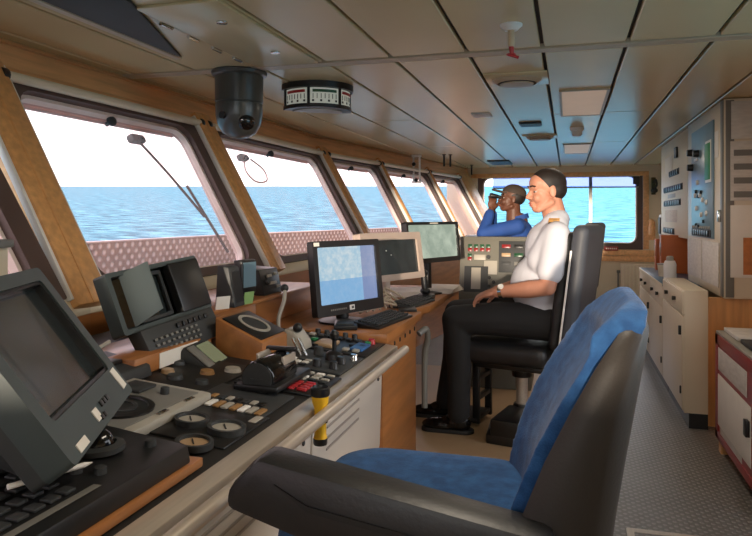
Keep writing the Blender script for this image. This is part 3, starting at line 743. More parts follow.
# keyboards, mats and papers on the desk
def keyboard(lab, x, y, z, lx, ly, rz, m=black, keys=True):
    k_ = empty('computer_keyboard', lab, 'keyboard', (x, y, z), rz, 'keyboards on the oak desk')
    g = G(); g.prismY([(-lx/2, 0), (lx/2, 0), (lx/2, .012), (-lx/2, .03)], -ly/2, ly/2, bev=.004); g.obj('case', m, k_)
    g = G()
    for i in range(5):
        for j in range(14):
            xx = lx/2-.02-i*(lx-.03)/5; g.b2((xx-.009, -ly/2+.015+j*(ly-.03)/14, .012+(lx/2-xx)*.018/lx), (xx+.006, -ly/2+.015+(j+.8)*(ly-.03)/14, .02+(lx/2-xx)*.018/lx), .001)
    g.obj('key_block', dgray, k_)
keyboard('flat black keyboard on the oak desk in front of the beige monitor', -.81, 2.98, .914, .13, .40, R(-8))
keyboard('dark keyboard at the desk edge nearest the seated officer', -.82, 3.62, .914, .13, .38, R(-8), dgray)
g = G(); g.b2((-.05, -.08, 0), (.05, .08, .022), .006); t = g.obj('keypad_base', black)
t.name = 'black_keypad'; t.location = (-.93, 2.79, .914); t.rotation_euler = (0, 0, R(18)); tag(t, 'small black keypad box at the near desk corner under the chart monitor', 'keypad')
g = G(); g.b2((-.04, -.07, .022), (.035, .07, .028), .002); g.obj('key_block', dgray, t)
for k, (x, y, rz, m, s, lab) in enumerate(((-.80, 3.40, .3, black, (.09, .14), 'dark notebook lying between the two desk keyboards'), (-.95, 4.05, .1, paper, (.21, .30), 'white papers under the widescreen monitor'), (-.78, 4.30, -.15, paperg, (.20, .28), 'printed sheets at the far desk end below the gauge cabinet'))):
    g = G(); n_ = 1 if k == 0 else 4
    for i in range(n_): g.box((0, 0, .004+i*.008), (s[0], s[1], .007 if k else .012), .001, (0, 0, .06*i))
    o = g.obj('notebook' if k == 0 else 'paper_stack', m, M=Matrix.Translation((x, y, .916)) @ Euler((0, 0, rz)).to_matrix().to_4x4()); tag(o, lab, 'notebook' if k == 0 else 'papers')
g = G()
for k in range(6):
    a = k*1.1; g.tube([(-.98+.02*k, 3.15+.05*k, .925), (-.92+.03*math.sin(a), 3.27+.04*k, .965+.01*k), (-.88+.03*math.cos(a), 3.37+.05*k, .94), (-.93, 3.53+.03*k, .925)], .006)
tag(g.obj('cable_bundle', mat('cable_beige', (176,160,138), .5)), 'tangle of beige cables on the desk below the beige monitor', 'cables')
# leather phone handset by the stand of the widescreen monitor
ph = empty('desk_telephone', 'black telephone handset standing beside the widescreen monitor', 'telephone', (-.87, 4.0, .914))
ph.location = (-.80, 3.86, .914)
g = G(); g.b2((-.05, -.06, 0), (.05, .06, .03), .008); g.obj('cradle', black, ph)
g = G(); g.cap((0, 0, .04), (-.01, 0, .15), .02, .018); g.ell((0, 0, .05), (.03, .026, .02)); g.ell((-.01, 0, .155), (.028, .026, .02)); g.obj('handset', black, ph)

# gauge cabinet facing the seated officer
gcm = mat('gauge_cabinet_paint', (104,102,92), .5)
gc = empty('gauge_cabinet', 'grey gauge cabinet with red and green lamps in front of the seated officer', 'instrument cabinet', (-.50, 4.66, .82))
gc.location = (-.50, 4.66, .22)
g = G(); g.prism([(0, 0), (.45, 0), (.45, .90), (.16, 1.035), (.10, 1.035), (.0, .62)], -.23, .26, M=Matrix(((0,0,1,0),(1,0,0,0),(0,1,0,0),(0,0,0,1))), bev=.006); g.obj('case', gcm, gc)
Mg = Matrix.Translation((0, .046, .82)) @ Euler((R(90-13.5), 0, 0)).to_matrix().to_4x4()
g = G(); g.b2((-.215, -.19, 0), (.245, .205, .006), .003, M=Mg); fp = g.obj('front_panel', gcm, gc)
for k in range(4):
    x = -.16+k*.042
    g = G(); g.b2((x-.014, .14, .006), (x+.014, .165, .012), .002, M=Mg); g.obj('green_lamp', greenl, fp)
    g = G(); g.b2((x-.014, .115, .006), (x+.014, .139, .012), .002, M=Mg); g.obj('red_lamp', redl, fp)
g = G(); g.b2((-.174, .075, .006), (-.146, .098, .012), .002, M=Mg); g.obj('green_lamp', greenl, fp)
g = G(); g.b2((-.174, .05, .006), (-.146, .074, .012), .002, M=Mg); g.obj('red_lamp', redl, fp)
g = G(); g.b2((-.13, .055, .006), (-.05, .092, .008), .001, M=Mg); g.obj('label_plate', lgray, fp)
g = G(); g.cyl((-.03, .075, .006), (-.03, .075, .02), .014, M=Mg); g.obj('knob', black, fp)
g = G(); g.b2((.04, -.03, .006), (.235, .19, .009), .002, M=Mg); dp = g.obj('dark_panel', dgray, fp)
for k in range(3):
    for j in range(2):
        g = G(); g.b2((.06+j*.085, .14-k*.06, .009), (.12+j*.085, .165-k*.06, .014), .002, M=Mg); g.obj('indicator', [redl, black, tan, greenl, dgray, grayp][k*2+j], dp)
g = G(); g.b2((-.195, -.17, .006), (-.03, .01, .010), .003, M=Mg); lp = g.obj('lower_window', dgray, fp)
g = G(); g.b2((-.145, -.15, .010), (-.08, -.0, .014), .002, M=Mg); g.obj('pale_slider', lgray, lp)
g = G(); g.b2((-.06, -.045, .006), (.03, .05, .009), .001, M=Mg); g.obj('paper_note', lgray, fp)
for x, y in ((-.02, -.07), (.01, -.10), (-.02, -.13)):
    g = G(); g.cyl((x, y, .006), (x, y, .022), .012, M=Mg); g.obj('knob', black, fp)

# ================================================================== CEILING FITTINGS
CZ = 2.17
pc = empty('dome_camera', 'dark grey bullet shaped camera dome hanging from the ceiling', 'camera', (-1.69, 3.27, CZ))
g = G(); g.lathe([(.001, 0), (.145, 0), (.148, -.008), (.143, -.022), (.128, -.03)], 36); g.obj('flange', camgr, pc)
g = G(); g.lathe([(.128, -.02), (.127, -.165), (.122, -.168), (.122, -.172)], 36, cap=False); g.obj('upper_shell', camgr, pc)
g = G(); g.lathe([(.120, -.17), (.125, -.175), (.124, -.235), (.113, -.285), (.088, -.327), (.05, -.35), (.001, -.357)], 36); g.obj('lower_dome', camgr, pc)
g = G(); g.ell((.055, -.045, -.27), (.055, .06, .055)); g.obj('lens_window', blackg, pc)
g = G(); g.cyl((-.03, -.112, -.245), (-.035, -.128, -.245), .02); g.cyl((.06, -.11, -.25), (.062, -.118, -.25), .004); g.obj('lock_screw', black, pc)

ri = empty('rudder_angle_indicator', 'curved black ceiling indicator with lit red and green scales', 'indicator', (-1.44, 3.78, CZ), R(-56))
def arc(r0, r1, a0, a1, z0, z1, n=14):
    pts = [(r1*math.cos(R(a0+(a1-a0)*k/n)), r1*math.sin(R(a0+(a1-a0)*k/n))) for k in range(n+1)]+[(r0*math.cos(R(a1-(a1-a0)*k/n)), r0*math.sin(R(a1-(a1-a0)*k/n))) for k in range(n+1)]
    g = G(); g.prism(pts, z0, z1); return g
g = arc(.001, .215, -88, 88, -.035, 0, 22); g.obj('top_plate', black, ri)
g = arc(.001, .19, -86, 86, -.13, -.03, 22); g.obj('body', dgray, ri)
g = arc(.15, .205, -88, 88, -.15, -.128, 22); g.obj('lower_rim', black, ri)
g = arc(.001, .15, -86, 86, -.155, -.13, 22); g.obj('underside', lgray, ri)
facem = mat('lit_scale', (176, 178, 166), .4, emit=.2, var=.05)
for (a0, a1, c) in ((-78, -30, redl), (-25, 25, greenl), (30, 78, redl)):
    g = arc(.185, .196, a0, a1, -.126, -.038, 10); f_ = g.obj('scale_face', facem, ri)
    g = arc(.19, .198, a0+4, a1-4, -.064, -.048, 10); g.obj('colour_band', c, f_)
    g = G(); n_ = 7
    for k in range(n_):
        a = R(a0+5+(a1-a0-10)*k/(n_-1)); Mk = Matrix.Rotation(a, 4, 'Z') @ Matrix.Translation((.1975, 0, 0))
        g.b2((-.001, -.002, -.10), (.001, .002, -.072), M=Mk)
        if k % 2 == 0: g.b2((-.001, -.006, -.118), (.001, .006, -.106), M=Mk)
    g.obj('tick_marks', black, f_)
for a in (-84, -27.5, 27.5, 84):
    g = arc(.18, .203, a-2.2, a+2.2, -.13, -.03, 3); g.obj('divider', black, ri)

def ceiling_vent(x, y, r, lab):
    v = empty('round_ceiling_vent', lab, 'vent', (x, y, CZ), 0, 'round ceiling vents')
    g = G(); g.box((0, 0, -.004), (r*2.5, r*2.6, .008), .002); g.obj('back_plate', ceilm, v)
    g = G(); g.lathe([(r*1.0, -.006), (r*1.0, -.016), (r*.86, -.028), (r*.80, -.03), (r*.80, -.02)], 32, cap=False); g.obj('outer_ring', strip, v)
    g = G(); g.lathe([(r*.80, -.016), (r*.5, -.020), (.001, -.020)], 32); g.obj('throat', darkm, v)
    g = G(); g.lathe([(r*.68, -.032), (r*.66, -.038), (.001, -.042), (.001, -.034), (r*.60, -.030)], 32, cap=False); g.obj('disc', strip, v)
ceiling_vent(-.275, 3.85, .135, 'larger round ceiling vent behind the red sprinkler head')
ceiling_vent(-.26, 6.7, .13, 'smaller round ceiling vent in the distance above the seated officer')
vs = empty('slot_vent', 'black slot vent beside the far round ceiling vent', 'vent', (-.30, 5.75, CZ))
g = G(); g.b2((-.09, -.10, -.012), (.09, .10, 0), .003); g.obj('frame', dgray, vs)
g = G(); [g.b2((-.08, -.085+k*.034, -.016), (.08, -.065+k*.034, -.011)) for k in range(6)]; g.obj('louvre', black, vs)
vs = empty('square_vent', 'dark square grille at the far end of the ceiling near the front corner', 'vent', (-.93, 9.75, CZ))
g = G(); g.b2((-.15, -.35, -.014), (.15, .35, 0), .003); g.obj('frame', dgray, vs)
g = G(); [g.b2((-.14, -.33+k*.06, -.02), (.14, -.30+k*.06, -.012)) for k in range(11)]; g.obj('louvre', black, vs)

def ceiling_light(y0, y1, lab):
    l_ = empty('ceiling_light', lab, 'light', (.095, (y0+y1)/2, CZ), 0, 'flush ceiling lights')
    w_, h_ = .30, y1-y0
    g = G(); g.ring(rrect(w_, h_, .012), rrect(w_-.035, h_-.035, .008), -.010, 0); g.obj('frame', strip, l_)
    g = G(); g.prism(rrect(w_-.03, h_-.03, .008), -.007, -.002); g.obj('diffuser', lamp, l_)
for y0, y1, lab in ((4.28, 5.36, 'peach square ceiling light nearest the red sprinkler'), (7.5, 8.6, 'far ceiling light behind the small smoke detector')):
    ceiling_light(y0, y1, lab)

sd_ = empty('smoke_detector', 'small white smoke detector between the two ceiling lights', 'smoke detector', (.075, 6.15, CZ))
g = G(); g.lathe([(.001, 0), (.06, 0), (.06, -.02), (.05, -.03), (.001, -.03)], 22); g.obj('base', white, sd_)
g = G(); g.lathe([(.045, -.028), (.045, -.06), (.03, -.075), (.001, -.078)], 22); g.obj('head', white, sd_)
sk = empty('sprinkler_head', 'red tipped sprinkler head hanging from the ceiling with a pale collar', 'sprinkler', (-.22, 2.76, CZ))
g = G(); g.lathe([(.001, 0), (.045, 0), (.045, -.006), (.03, -.02), (.026, -.024)], 24); g.obj('collar', white, sk)
g = G(); g.cyl((0, 0, -.02), (0, 0, -.09), .014); g.obj('drop_pipe', strip, sk)
g = G(); g.cyl((0, 0, -.085), (.003, 0, -.12), .011, .008); g.cyl((-.012, 0, -.12), (.03, .0, -.135), .006); g.lathe([(.001, -.118), (.018, -.118), (.02, -.122), (.001, -.124)], 16); g.obj('red_tip', red, sk)
pl_ = G(); pl_.b2((-.07, -.10, -.008), (.07, .10, 0), .003); tag(pl_.obj('ceiling_label', white, M=Matrix.Translation((-.63, 5.15, CZ))), 'small white rectangular plate on a ceiling panel left of the round vents', 'plate')
# hinged hatch near the camera dome
hx = empty('ceiling_hatch', 'hinged ceiling access hatch beside the dark grille with round catches', 'hatch', (-1.36, 2.62, CZ))
Mh = Matrix(((1,0,0,0),(0,1,0,0),(0,0,1,0),(0,0,0,1)))
g = G(); g.prism([(-.17, -.48), (.17, -.48), (.17, .52), (-.17, .52)], -.012, 0, bev=.004); g.obj('panel', ceilm, hx)
for k in range(4):
    g = G(); g.cyl((-.18, -.30+k*.2, -.013), (-.18, -.22+k*.2, -.013), .008, .008, 10); g.obj('hinge', chrome, hx)
for y in (-.25, .25):
    g = G(); g.lathe([(.001, -.012), (.022, -.012), (.022, -.018), (.012, -.02), (.001, -.018)], 18, M=Matrix.Translation((.06, y, 0))); g.obj('round_catch', chrome, hx)
# dark grille near left
gr = empty('ceiling_grille', 'large black sloping grille panel in the near ceiling corner', 'grille', (-1.65, 2.2, CZ))
poly = [(-.13, -.9), (.25, -.9), (.155, -.13), (-.13, .65)]
g = G(); g.prism(poly, -.014, 0, bev=.004); g.obj('panel', darkm, gr)
g = G(); g.b2((-.165, -.9, -.018), (-.13, .66, 0), .004); g.obj('edge_strip', strip, gr)
# blind rollers above the windows
k_i = 0
for k, s0, s1, lab in (('C', 2.0, 4.93, 'pale roller blind tube above the nearest window at the left edge'), ('A', .10, 1.66, 'pale roller blind tube above the first large window by the near pillar'), ('A', 1.72, 3.80, 'pale roller blind tube above the window behind the dome camera'),
                       ('B', .02, 1.24, 'pale roller blind tube above the third window, right of the bend'), ('B', 1.28, 2.80, 'pale roller blind tube above the fourth window'), ('B', 2.86, 4.20, 'pale roller blind tube above the last window before the corner pillar')):
    M_, L_ = SEGS[k]
    rb = empty('roller_blind', lab, 'blind', M=M_ @ Matrix.Translation((.135, s0, 1.985)), group='roller blinds over the front windows')
    g = G(); g.cyl((0, .03, 0), (0, s1-s0-.03, 0), .022, .022, 18); g.obj('tube', cream, rb)
    for yy in (0, s1-s0-.03):
        g = G(); g.cyl((0, yy, 0), (0, yy+.03, 0), .03, .03, 16, bev=.004); g.obj('end_bracket', black, rb)
    g = G(); g.b2((-.03, .03, -.004), (-.02, s1-s0-.03, .02)); g.obj('back_rail', dgray, rb)
# brackets hanging at the far front windows
for i, (x, y, lab) in enumerate(((-1.83, 8.3, 'white bracket with black clips hanging over the fourth window'), )):
    b_ = empty('hanging_bracket', lab, 'bracket', (x, y, CZ))
    g = G(); g.b2((-.06, -.02, -.03), (.06, .02, 0), .004); g.b2((-.05, -.015, -.34), (-.03, .015, -.03), .003); g.b2((.03, -.015, -.34), (.05, .015, -.03), .003); g.b2((-.06, -.02, -.36), (.06, .02, -.33), .004); g.obj('frame', white, b_)
    g = G(); g.ell((-.03, -.03, -.12), .025); g.ell((.0, -.03, -.32), .025); g.obj('clip', black, b_)
for i, (x, y, lab) in enumerate(((-1.49, 8.35, 'left one of a pair of dark rods hanging from the ceiling before the far corner'), (-1.42, 8.4, 'right one of a pair of dark rods hanging from the ceiling before the far corner'), (-1.40, 10.2, 'single dark rod hanging from the ceiling at the far corner pillar'))):
    g = G(); g.cyl((0, 0, -.15), (0, 0, 0), .012); g.lathe([(.001, 0), (.025, 0), (.025, -.008), (.001, -.01)], 14); tag(g.obj('hanging_rod', darkm, M=Matrix.Translation((x, y, CZ))), lab, 'rod', 'dark rods hanging from the ceiling')

# ================================================================== OUTSIDE WIPERS
for k, s, lab, loop in (('A', 1.10, 'window wiper arm outside the first large window', False), ('A', 2.35, 'looped wiper cable outside the window behind the dome camera', True)):
    M_ = SEGS[k][0] @ MW @ Matrix.Translation((s, .90, -.10))
    wp = empty('window_wiper', lab, 'wiper', M=M_, group='wipers outside the front windows')
    g = G(); g.box((0, 0, 0), (.12, .05, .05), .015); g.cyl((0, -.02, 0), (0, -.02, .04), .015); g.obj('motor', dgray, wp)
    if not loop:
        g = G(); g.tube([(.02, -.02, 0), (.16, -.22, 0), (.30, -.50, .01)], .008, 8); g.obj('arm', dgray, wp)
        g = G(); g.box((.30, -.52, .02), (.012, .46, .015), .003, (0, 0, R(12))); g.obj('blade', black, wp)
    else:
        g = G(); g.tube([(.0, -.02, 0), (-.06, -.12, 0), (.02, -.20, 0), (.22, -.18, 0), (.26, -.08, 0), (.12, -.0, 0)], .007, 8); g.obj('cable_loop', rimm, wp)

# ================================================================== FAR END
fb = empty('window_blind', 'translucent blue film blind drawn across the top of the far window', 'blind', (-.155, FY-.01, 2.02))
g = G(); g.quad([(-1.0, 0, -.175), (1.18, 0, -.175), (1.18, 0, -.01), (-1.0, 0, -.01)]); g.obj('film', film, fb)
g = G(); g.cyl((-1.18, 0, 0), (1.2, 0, 0), .02, .02, 14); g.obj('roller', cream, fb)
g = G(); g.b2((-1.0, -.006, -.19), (1.18, .004, -.172), .002); g.obj('bottom_bar', lgray, fb)
g = G(); g.b2((1.10, -.03, -.14), (1.19, .0, -.02), .004); g.obj('end_bracket', dgray, fb)
rd = empty('radiator', 'cream panel radiator under the far window beside the counter', 'radiator', (.98, FY-.07, .08))
g = G(); g.b2((-.22, -.03, .0), (.32, .05, .60), .012); g.obj('panel', creamc, rd)
g = G(); [g.b2((-.20+k*.052, -.042, .03), (-.172+k*.052, -.028, .57), .006) for k in range(10)]; g.obj('ribs', cream, rd)
g = G(); g.cyl((-.25, .0, .1), (-.25, .0, .5), .012); g.cyl((-.27, 0, .48), (-.22, 0, .48), .02); g.obj('valve_pipe', grayp, rd)
for x in (-.17, .27):
    g = G(); g.b2((x-.02, -.02, -.08), (x+.02, .03, .01), .004); g.obj('foot', grayp, rd)
rg = empty('red_label', 'red label with white lettering on the sill of the far window', 'sign', (.63, FY-.055, .905))
g = G(); g.b2((-.10, -.004, -.03), (.10, .006, .03), .003); g.obj('plate', red, rg)
g = G(); [g.b2((-.075+k*.028, -.0055, -.012), (-.058+k*.028, -.0035, .012)) for k in range(6)]; g.obj('lettering', white, rg)
hb = empty('wall_hook_lamp', 'dark green hooked bracket on the far wall right of the window', 'bracket', (1.235, FY-.005, 1.84))
g = G(); g.b2((-.03, -.02, -.12), (.03, .005, .14), .006); g.obj('plate', mat('olive_metal', (70,76,48), .5), hb)
g = G(); g.tube([(0, -.02, .06), (.02, -.10, .10), (.03, -.14, .02), (.0, -.12, -.04)], .014); g.ell((.0, -.11, -.06), (.05, .04, .04)); g.obj('hook', dgray, hb)
wk = empty('wooden_holder', 'turned wooden holder hanging on the far wall below the green bracket', 'holder', (1.20, FY-.005, 1.22))
g = G(); g.b2((-.06, -.03, -.18), (.06, .0, .10), .008); g.obj('back_board', wood, wk)
g = G(); g.lathe([(.001, -.10), (.035, -.10), (.045, -.02), (.03, .05), (.04, .12), (.001, .14)], 16, M=Matrix.Translation((0, -.06, 0))); g.obj('turned_post', wood, wk)
wpn = empty('wall_phone', 'white box with a dark front at the far end of the counter', 'telephone', (1.16, 9.6, 1.10))
wpn.location = (1.30, 10.2, 1.12)
g = G(); g.b2((-.06, -.10, 0), (.06, .10, .30), .012); g.obj('case', white, wpn)
g = G(); g.b2((-.075, -.10, .03), (-.055, .08, .26), .01); g.obj('handset', dgray, wpn)

# ================================================================== RIGHT SIDE
# counter units
def base_unit(y0, y1, lab, top=None, doors=2, h=.85, kick=.10, dp=.60):
    u_ = empty('base_cabinet', lab, 'cabinet', (.737, (y0+y1)/2, 0))
    d_ = (y1-y0)/2
    g = G(); g.b2((.0, -d_, kick), (dp, d_, h), .003); g.obj('carcass', creamc, u_)
    g = G(); g.b2((.03, -d_+.005, 0), (dp, d_-.005, kick)); g.obj('kick_plate', black, u_)
    if top:
        g = G(); g.b2((-.015, -d_, h), (.60, d_, h+.02), .003); g.b2((-.018, -d_, h-.012), (-.012, d_, h+.02), .001, mi=1); g.obj('worktop', [top, cream], u_)
    w_ = (2*d_)/doors
    for k in range(doors):
        g = G(); g.b2((-.012, -d_+k*w_+.006, kick+.02), (.001, -d_+(k+1)*w_-.006, h-.17), .003); dr_ = g.obj('door', creamc, u_)
        g = G(); g.b2((-.03, -d_+k*w_+.03, h-.30), (-.012, -d_+k*w_+.055, h-.24), .004); g.obj('latch', black, dr_)
        g = G(); g.b2((-.022, -d_+k*w_+.03, kick+.12), (-.012, -d_+k*w_+.05, kick+.17), .003); g.obj('hinge', dgray, dr_)
        g = G(); g.b2((-.012, -d_+k*w_+.006, h-.16), (.001, -d_+(k+1)*w_-.006, h-.01), .003); dr_ = g.obj('drawer', creamc, u_)
        for yy in (.3, .7):
            g = G(); g.cyl((-.012, -d_+k*w_+w_*yy, h-.085), (-.035, -d_+k*w_+w_*yy, h-.085), .013, .016, 14); g.obj('knob', black, dr_)
    return u_
base_unit(4.84, 5.80, 'near cream base cabinet under the blue control box', None, 1, .91, .10, .145)
base_unit(5.81, 7.60, 'far cream counter cabinet with a blue worktop by the radiator', bluetop, 2, .838)

# hanging control box
cb_ = empty('control_box', 'large cream wall control box with a blue panel and a green tag', 'control box', (.979, 4.86, .86))
g = G(); g.b2((0, 0, 0), (.35, 1.37, 1.305), .006); g.obj('case', creamc, cb_)
g = G(); g.b2((-.008, .005, .01), (.004, .07, 1.30), .003); g.b2((.01, -.006, .01), (.06, .004, 1.295), .002); g.obj('corner_trim', grayp, cb_)
g = G(); g.b2((-.012, .29, .38), (.0, 1.13, 1.21), .003); bp_ = g.obj('blue_panel', bluepan, cb_)
def onp(nm, y, z, sy, sz, m, par, d=.008, base=-.012):
    g = G(); g.b2((base-d, y-sy/2, z-sz/2), (base, y+sy/2, z+sz/2), min(.003, d*.4)); return g.obj(nm, m, par)
def onk(nm, y, z, r, m, par, d=.02, base=-.012):
    g = G(); g.cyl((base, y, z), (base-d, y, z), r, r*.85, 14); return g.obj(nm, m, par)
onp('green_tag', .44, .93, .16, .26, green, bp_, .012); onp('white_card', .44, .93, .20, .30, white, bp_, .004)
for y, z in ((1.10, 1.05), (1.08, .93), (.82, 1.02)): onk('switch_knob', y, z, .03, black, bp_, .04)
for y, z in ((.93, 1.03), (.93, .98)): onp('label_strip', y, z, .14, .022, white, bp_, .004)
for y, z in ((.85, .80), (.95, .70), (.75, .70), (.65, .66), (.5, .64), (.9, .60), (.5, .56), (.7, .55)): onk('white_button', y, z, .02, white, bp_, .012)
for y, z in ((.9, .73), (.8, .69), (.7, .72), (.9, .47), (.8, .46), (.6, .5)): onk('dark_button', y, z, .014, black, bp_, .014)
for k in range(9): onk('pilot_lamp', .40+k*.08, .455, .012, lgray, bp_, .01)
onp('switch_rail', .72, .415, .74, .055, dgray, bp_, .006)
for k in range(8): onp('rocker_switch', .42+k*.085, .415, .055, .045, black, bp_, .016)
g = G(); g.b2((-.012, .72, .06), (-.002, 1.32, .36), .004); pk = g.obj('document_pocket', paperg, cb_)
g = G(); g.b2((-.012, .12, .06), (-.002, .68, .36), .004); pk = g.obj('document_pocket', paperg, cb_)
onp('paper_note', .22, 1.03, .12, .18, paper, cb_, .003, .0)
g = G(); g.b2((-.03, .035, .50), (-.008, .06, .58), .004); g.obj('latch', chrome, cb_)
# papers on the box side that faces the camera
def sheet(lab, x0, x1, z0, z1, m, y=4.852, cat='paper'):
    g = G(); g.b2((x0-.98, -.003, z0-.86), (x1-.98, 0, z1-.86), .001)
    o = g.obj('posted_sheet', m, M=Matrix.Translation((.98, y, .86))); return tag(o, lab, cat, 'sheets on the side of the control box')
sheet('grey printed sheet at the top of the control box side', 1.02, 1.22, 1.90, 2.145, paperg)
o = sheet('long grey printed sheet in the middle of the control box side', 1.015, 1.22, 1.50, 1.885, paperg)
g = G(); [g.b2((.055, -.0035, .66+k*.09), (.225, -.0028, .70+k*.09)) for k in range(4)]; g.obj('dark_lines', grayp, o)
o = sheet('glossy paper sleeve with an orange sheet on the control box side', 1.015, 1.24, 1.0, 1.47, paper)
g = G(); g.b2((.11, -.0038, .16), (.255, -.0028, .40)); g.obj('orange_sheet', mat('orange_print', (196,120,60), .5, var=.3, scale=20), o)

# switchboard further along
sw = empty('switchboard', 'pale switchboard with rows of small black switches beyond the blue panel', 'switchboard', (1.0, 6.27, 1.20))
g = G(); g.b2((0, 0, 0), (.33, 1.83, .965), .005); g.obj('case', cream, sw)
g = G(); g.b2((-.008, .06, .04), (.0, 1.75, .93), .003); fc = g.obj('front_plate', cream, sw)
for z, y0, n in ((.62, .55, 5), (.47, .35, 10), (.33, .45, 9), (.05, .85, 6)):
    g = G(); g.b2((-.012, y0-.03, z-.03), (-.008, y0+n*.12, z+.03), .001); rw = g.obj('switch_row', dgray, fc)
    for k in range(n): onp('switch', y0+.03+k*.12, z, .07, .045, black, rw, .012)
onp('selector', .65, .80, .12, .10, black, fc, .02, -.008); onp('label_plate', 1.2, .72, .5, .16, paper, fc, .003, -.008); onp('label_plate', 1.0, .40, .5, .04, lgray, fc, .003, -.008)
onp('label_plate', 1.05, .20, .8, .12, paperg, fc, .003, -.008)
# things on the counter
for i, (y, h, lab) in enumerate(((6.95, .36, 'taller orange binder standing on the blue counter under the switchboard'), (7.35, .31, 'shorter orange binder standing on the blue counter towards the radiator'))):
    bn = empty('ring_binder', lab, 'binder', (.98, y, .858), 0, 'binders on the blue counter')
    g = G(); g.b2((-.13, -.06, 0), (.14, .06, h), .004); g.obj('cover', mat('orange_binder', (204,108,52), .5), bn)
    g = G(); g.b2((-.134, -.03, h*.45), (-.13, .03, h*.8), .001); g.obj('spine_label', woodd, bn)
sj = empty('tea_flask', 'white round flask standing at the front of the blue counter', 'flask', (.84, 6.25, .858))
g = G(); g.lathe([(.001, 0), (.05, 0), (.052, .01), (.052, .13), (.04, .16), (.001, .16)], 22); g.obj('body', white, sj)
g = G(); g.lathe([(.03, .16), (.03, .19), (.02, .20), (.001, .20)], 18); g.obj('cap', lgray, sj)
sj = empty('paper_cup_stack', 'small cream tub beside the white flask on the blue counter', 'tub', (.83, 6.55, .858))
g = G(); g.lathe([(.001, 0), (.045, 0), (.055, .10), (.058, .105), (.001, .105)], 20); g.obj('tub', cream, sj)
g = G(); g.lathe([(.06, .105), (.06, .115), (.001, .118)], 20); g.obj('lid', lgray, sj)

# low maroon framed cabinet at the right edge
mc = empty('notice_cabinet', 'low maroon framed cabinet with pasted papers at the right edge', 'cabinet', (.865, 3.98, 0))
g = G(); g.b2((.0, -.50, .08), (.44, .48, .70), .004); g.obj('carcass', woodv, mc)
g = G()
for lo, hi in (((-.014, -.50, .08), (.0, .48, .13)), ((-.014, -.50, .64), (.0, .48, .70)), ((-.014, -.50, .08), (.0, -.43, .70)), ((-.014, .41, .08), (.0, .48, .70))): g.b2(lo, hi, .002)
g.obj('front_frame', maroon, mc)
g = G(); g.b2((-.008, -.45, .12), (-.002, .43, .65)); fp_ = g.obj('front_panel', maroon, mc)
onp('pasted_sheet', .08, .56, .66, .13, paperg, fp_, .003, -.009); onp('pasted_sheet', .06, .32, .78, .30, paper, fp_, .004, -.009); onp('pasted_sheet', .1, .17, .5, .08, paperg, fp_, .003, -.009)
onp('latch', -.30, .36, .05, .08, black, mc, .02, -.014)
for y in (-.44, .42):
    g = G(); g.b2((.0, y-.03, 0), (.05, y+.03, .08)); g.obj('leg', woodv, mc)
g = G(); g.b2((-.01, -.50, .70), (.44, .48, .715), .003); g.obj('top_board', lgray, mc)
for k, (y, m, lab) in enumerate(((4.25, paperg, 'grey folder lying flat on the far end of the maroon cabinet'), (3.85, dgray, 'dark folder lying flat at the middle of the maroon cabinet top'))):
    g = G(); g.box((0, 0, .012), (.26, .34, .022), .003); g.box((.01, 0, .012), (.255, .345, .014), .001)
    tag(g.obj('folder', m, M=Matrix.Translation((1.02, y, .717))), lab, 'folder')
ws = empty('wall_switch', 'double switch plate on the wooden wall above the maroon cabinet', 'switch', (1.33, 4.5, .95))
ws.location = (1.22, 4.925, .98)
g = G(); g.b2((-.05, -.012, -.06), (.05, 0, .06), .004); g.obj('plate', cream, ws)
for x in (-.02, .02):
    g = G(); g.b2((x-.012, -.02, -.035), (x+.012, -.010, .035), .003); g.obj('rocker', dgray, ws)
fh = empty('floor_hatch', 'steel framed hatch plate set in the studded aisle floor', 'hatch', (.50, 2.85, 0))
g = G(); g.ring(rrect(.50, .72, .01), rrect(.44, .66, .01), 0, .008); g.obj('frame', steel, fh)
g = G(); g.prism(rrect(.44, .66, .01), 0, .004); o = g.obj('plate', floorm, fh); uvplane(o)

# ================================================================== CHAIRS
def soft(g, name, m, parent, vox=.012, sm=6): return g.obj(name, m, parent, remesh=vox, sm=sm)

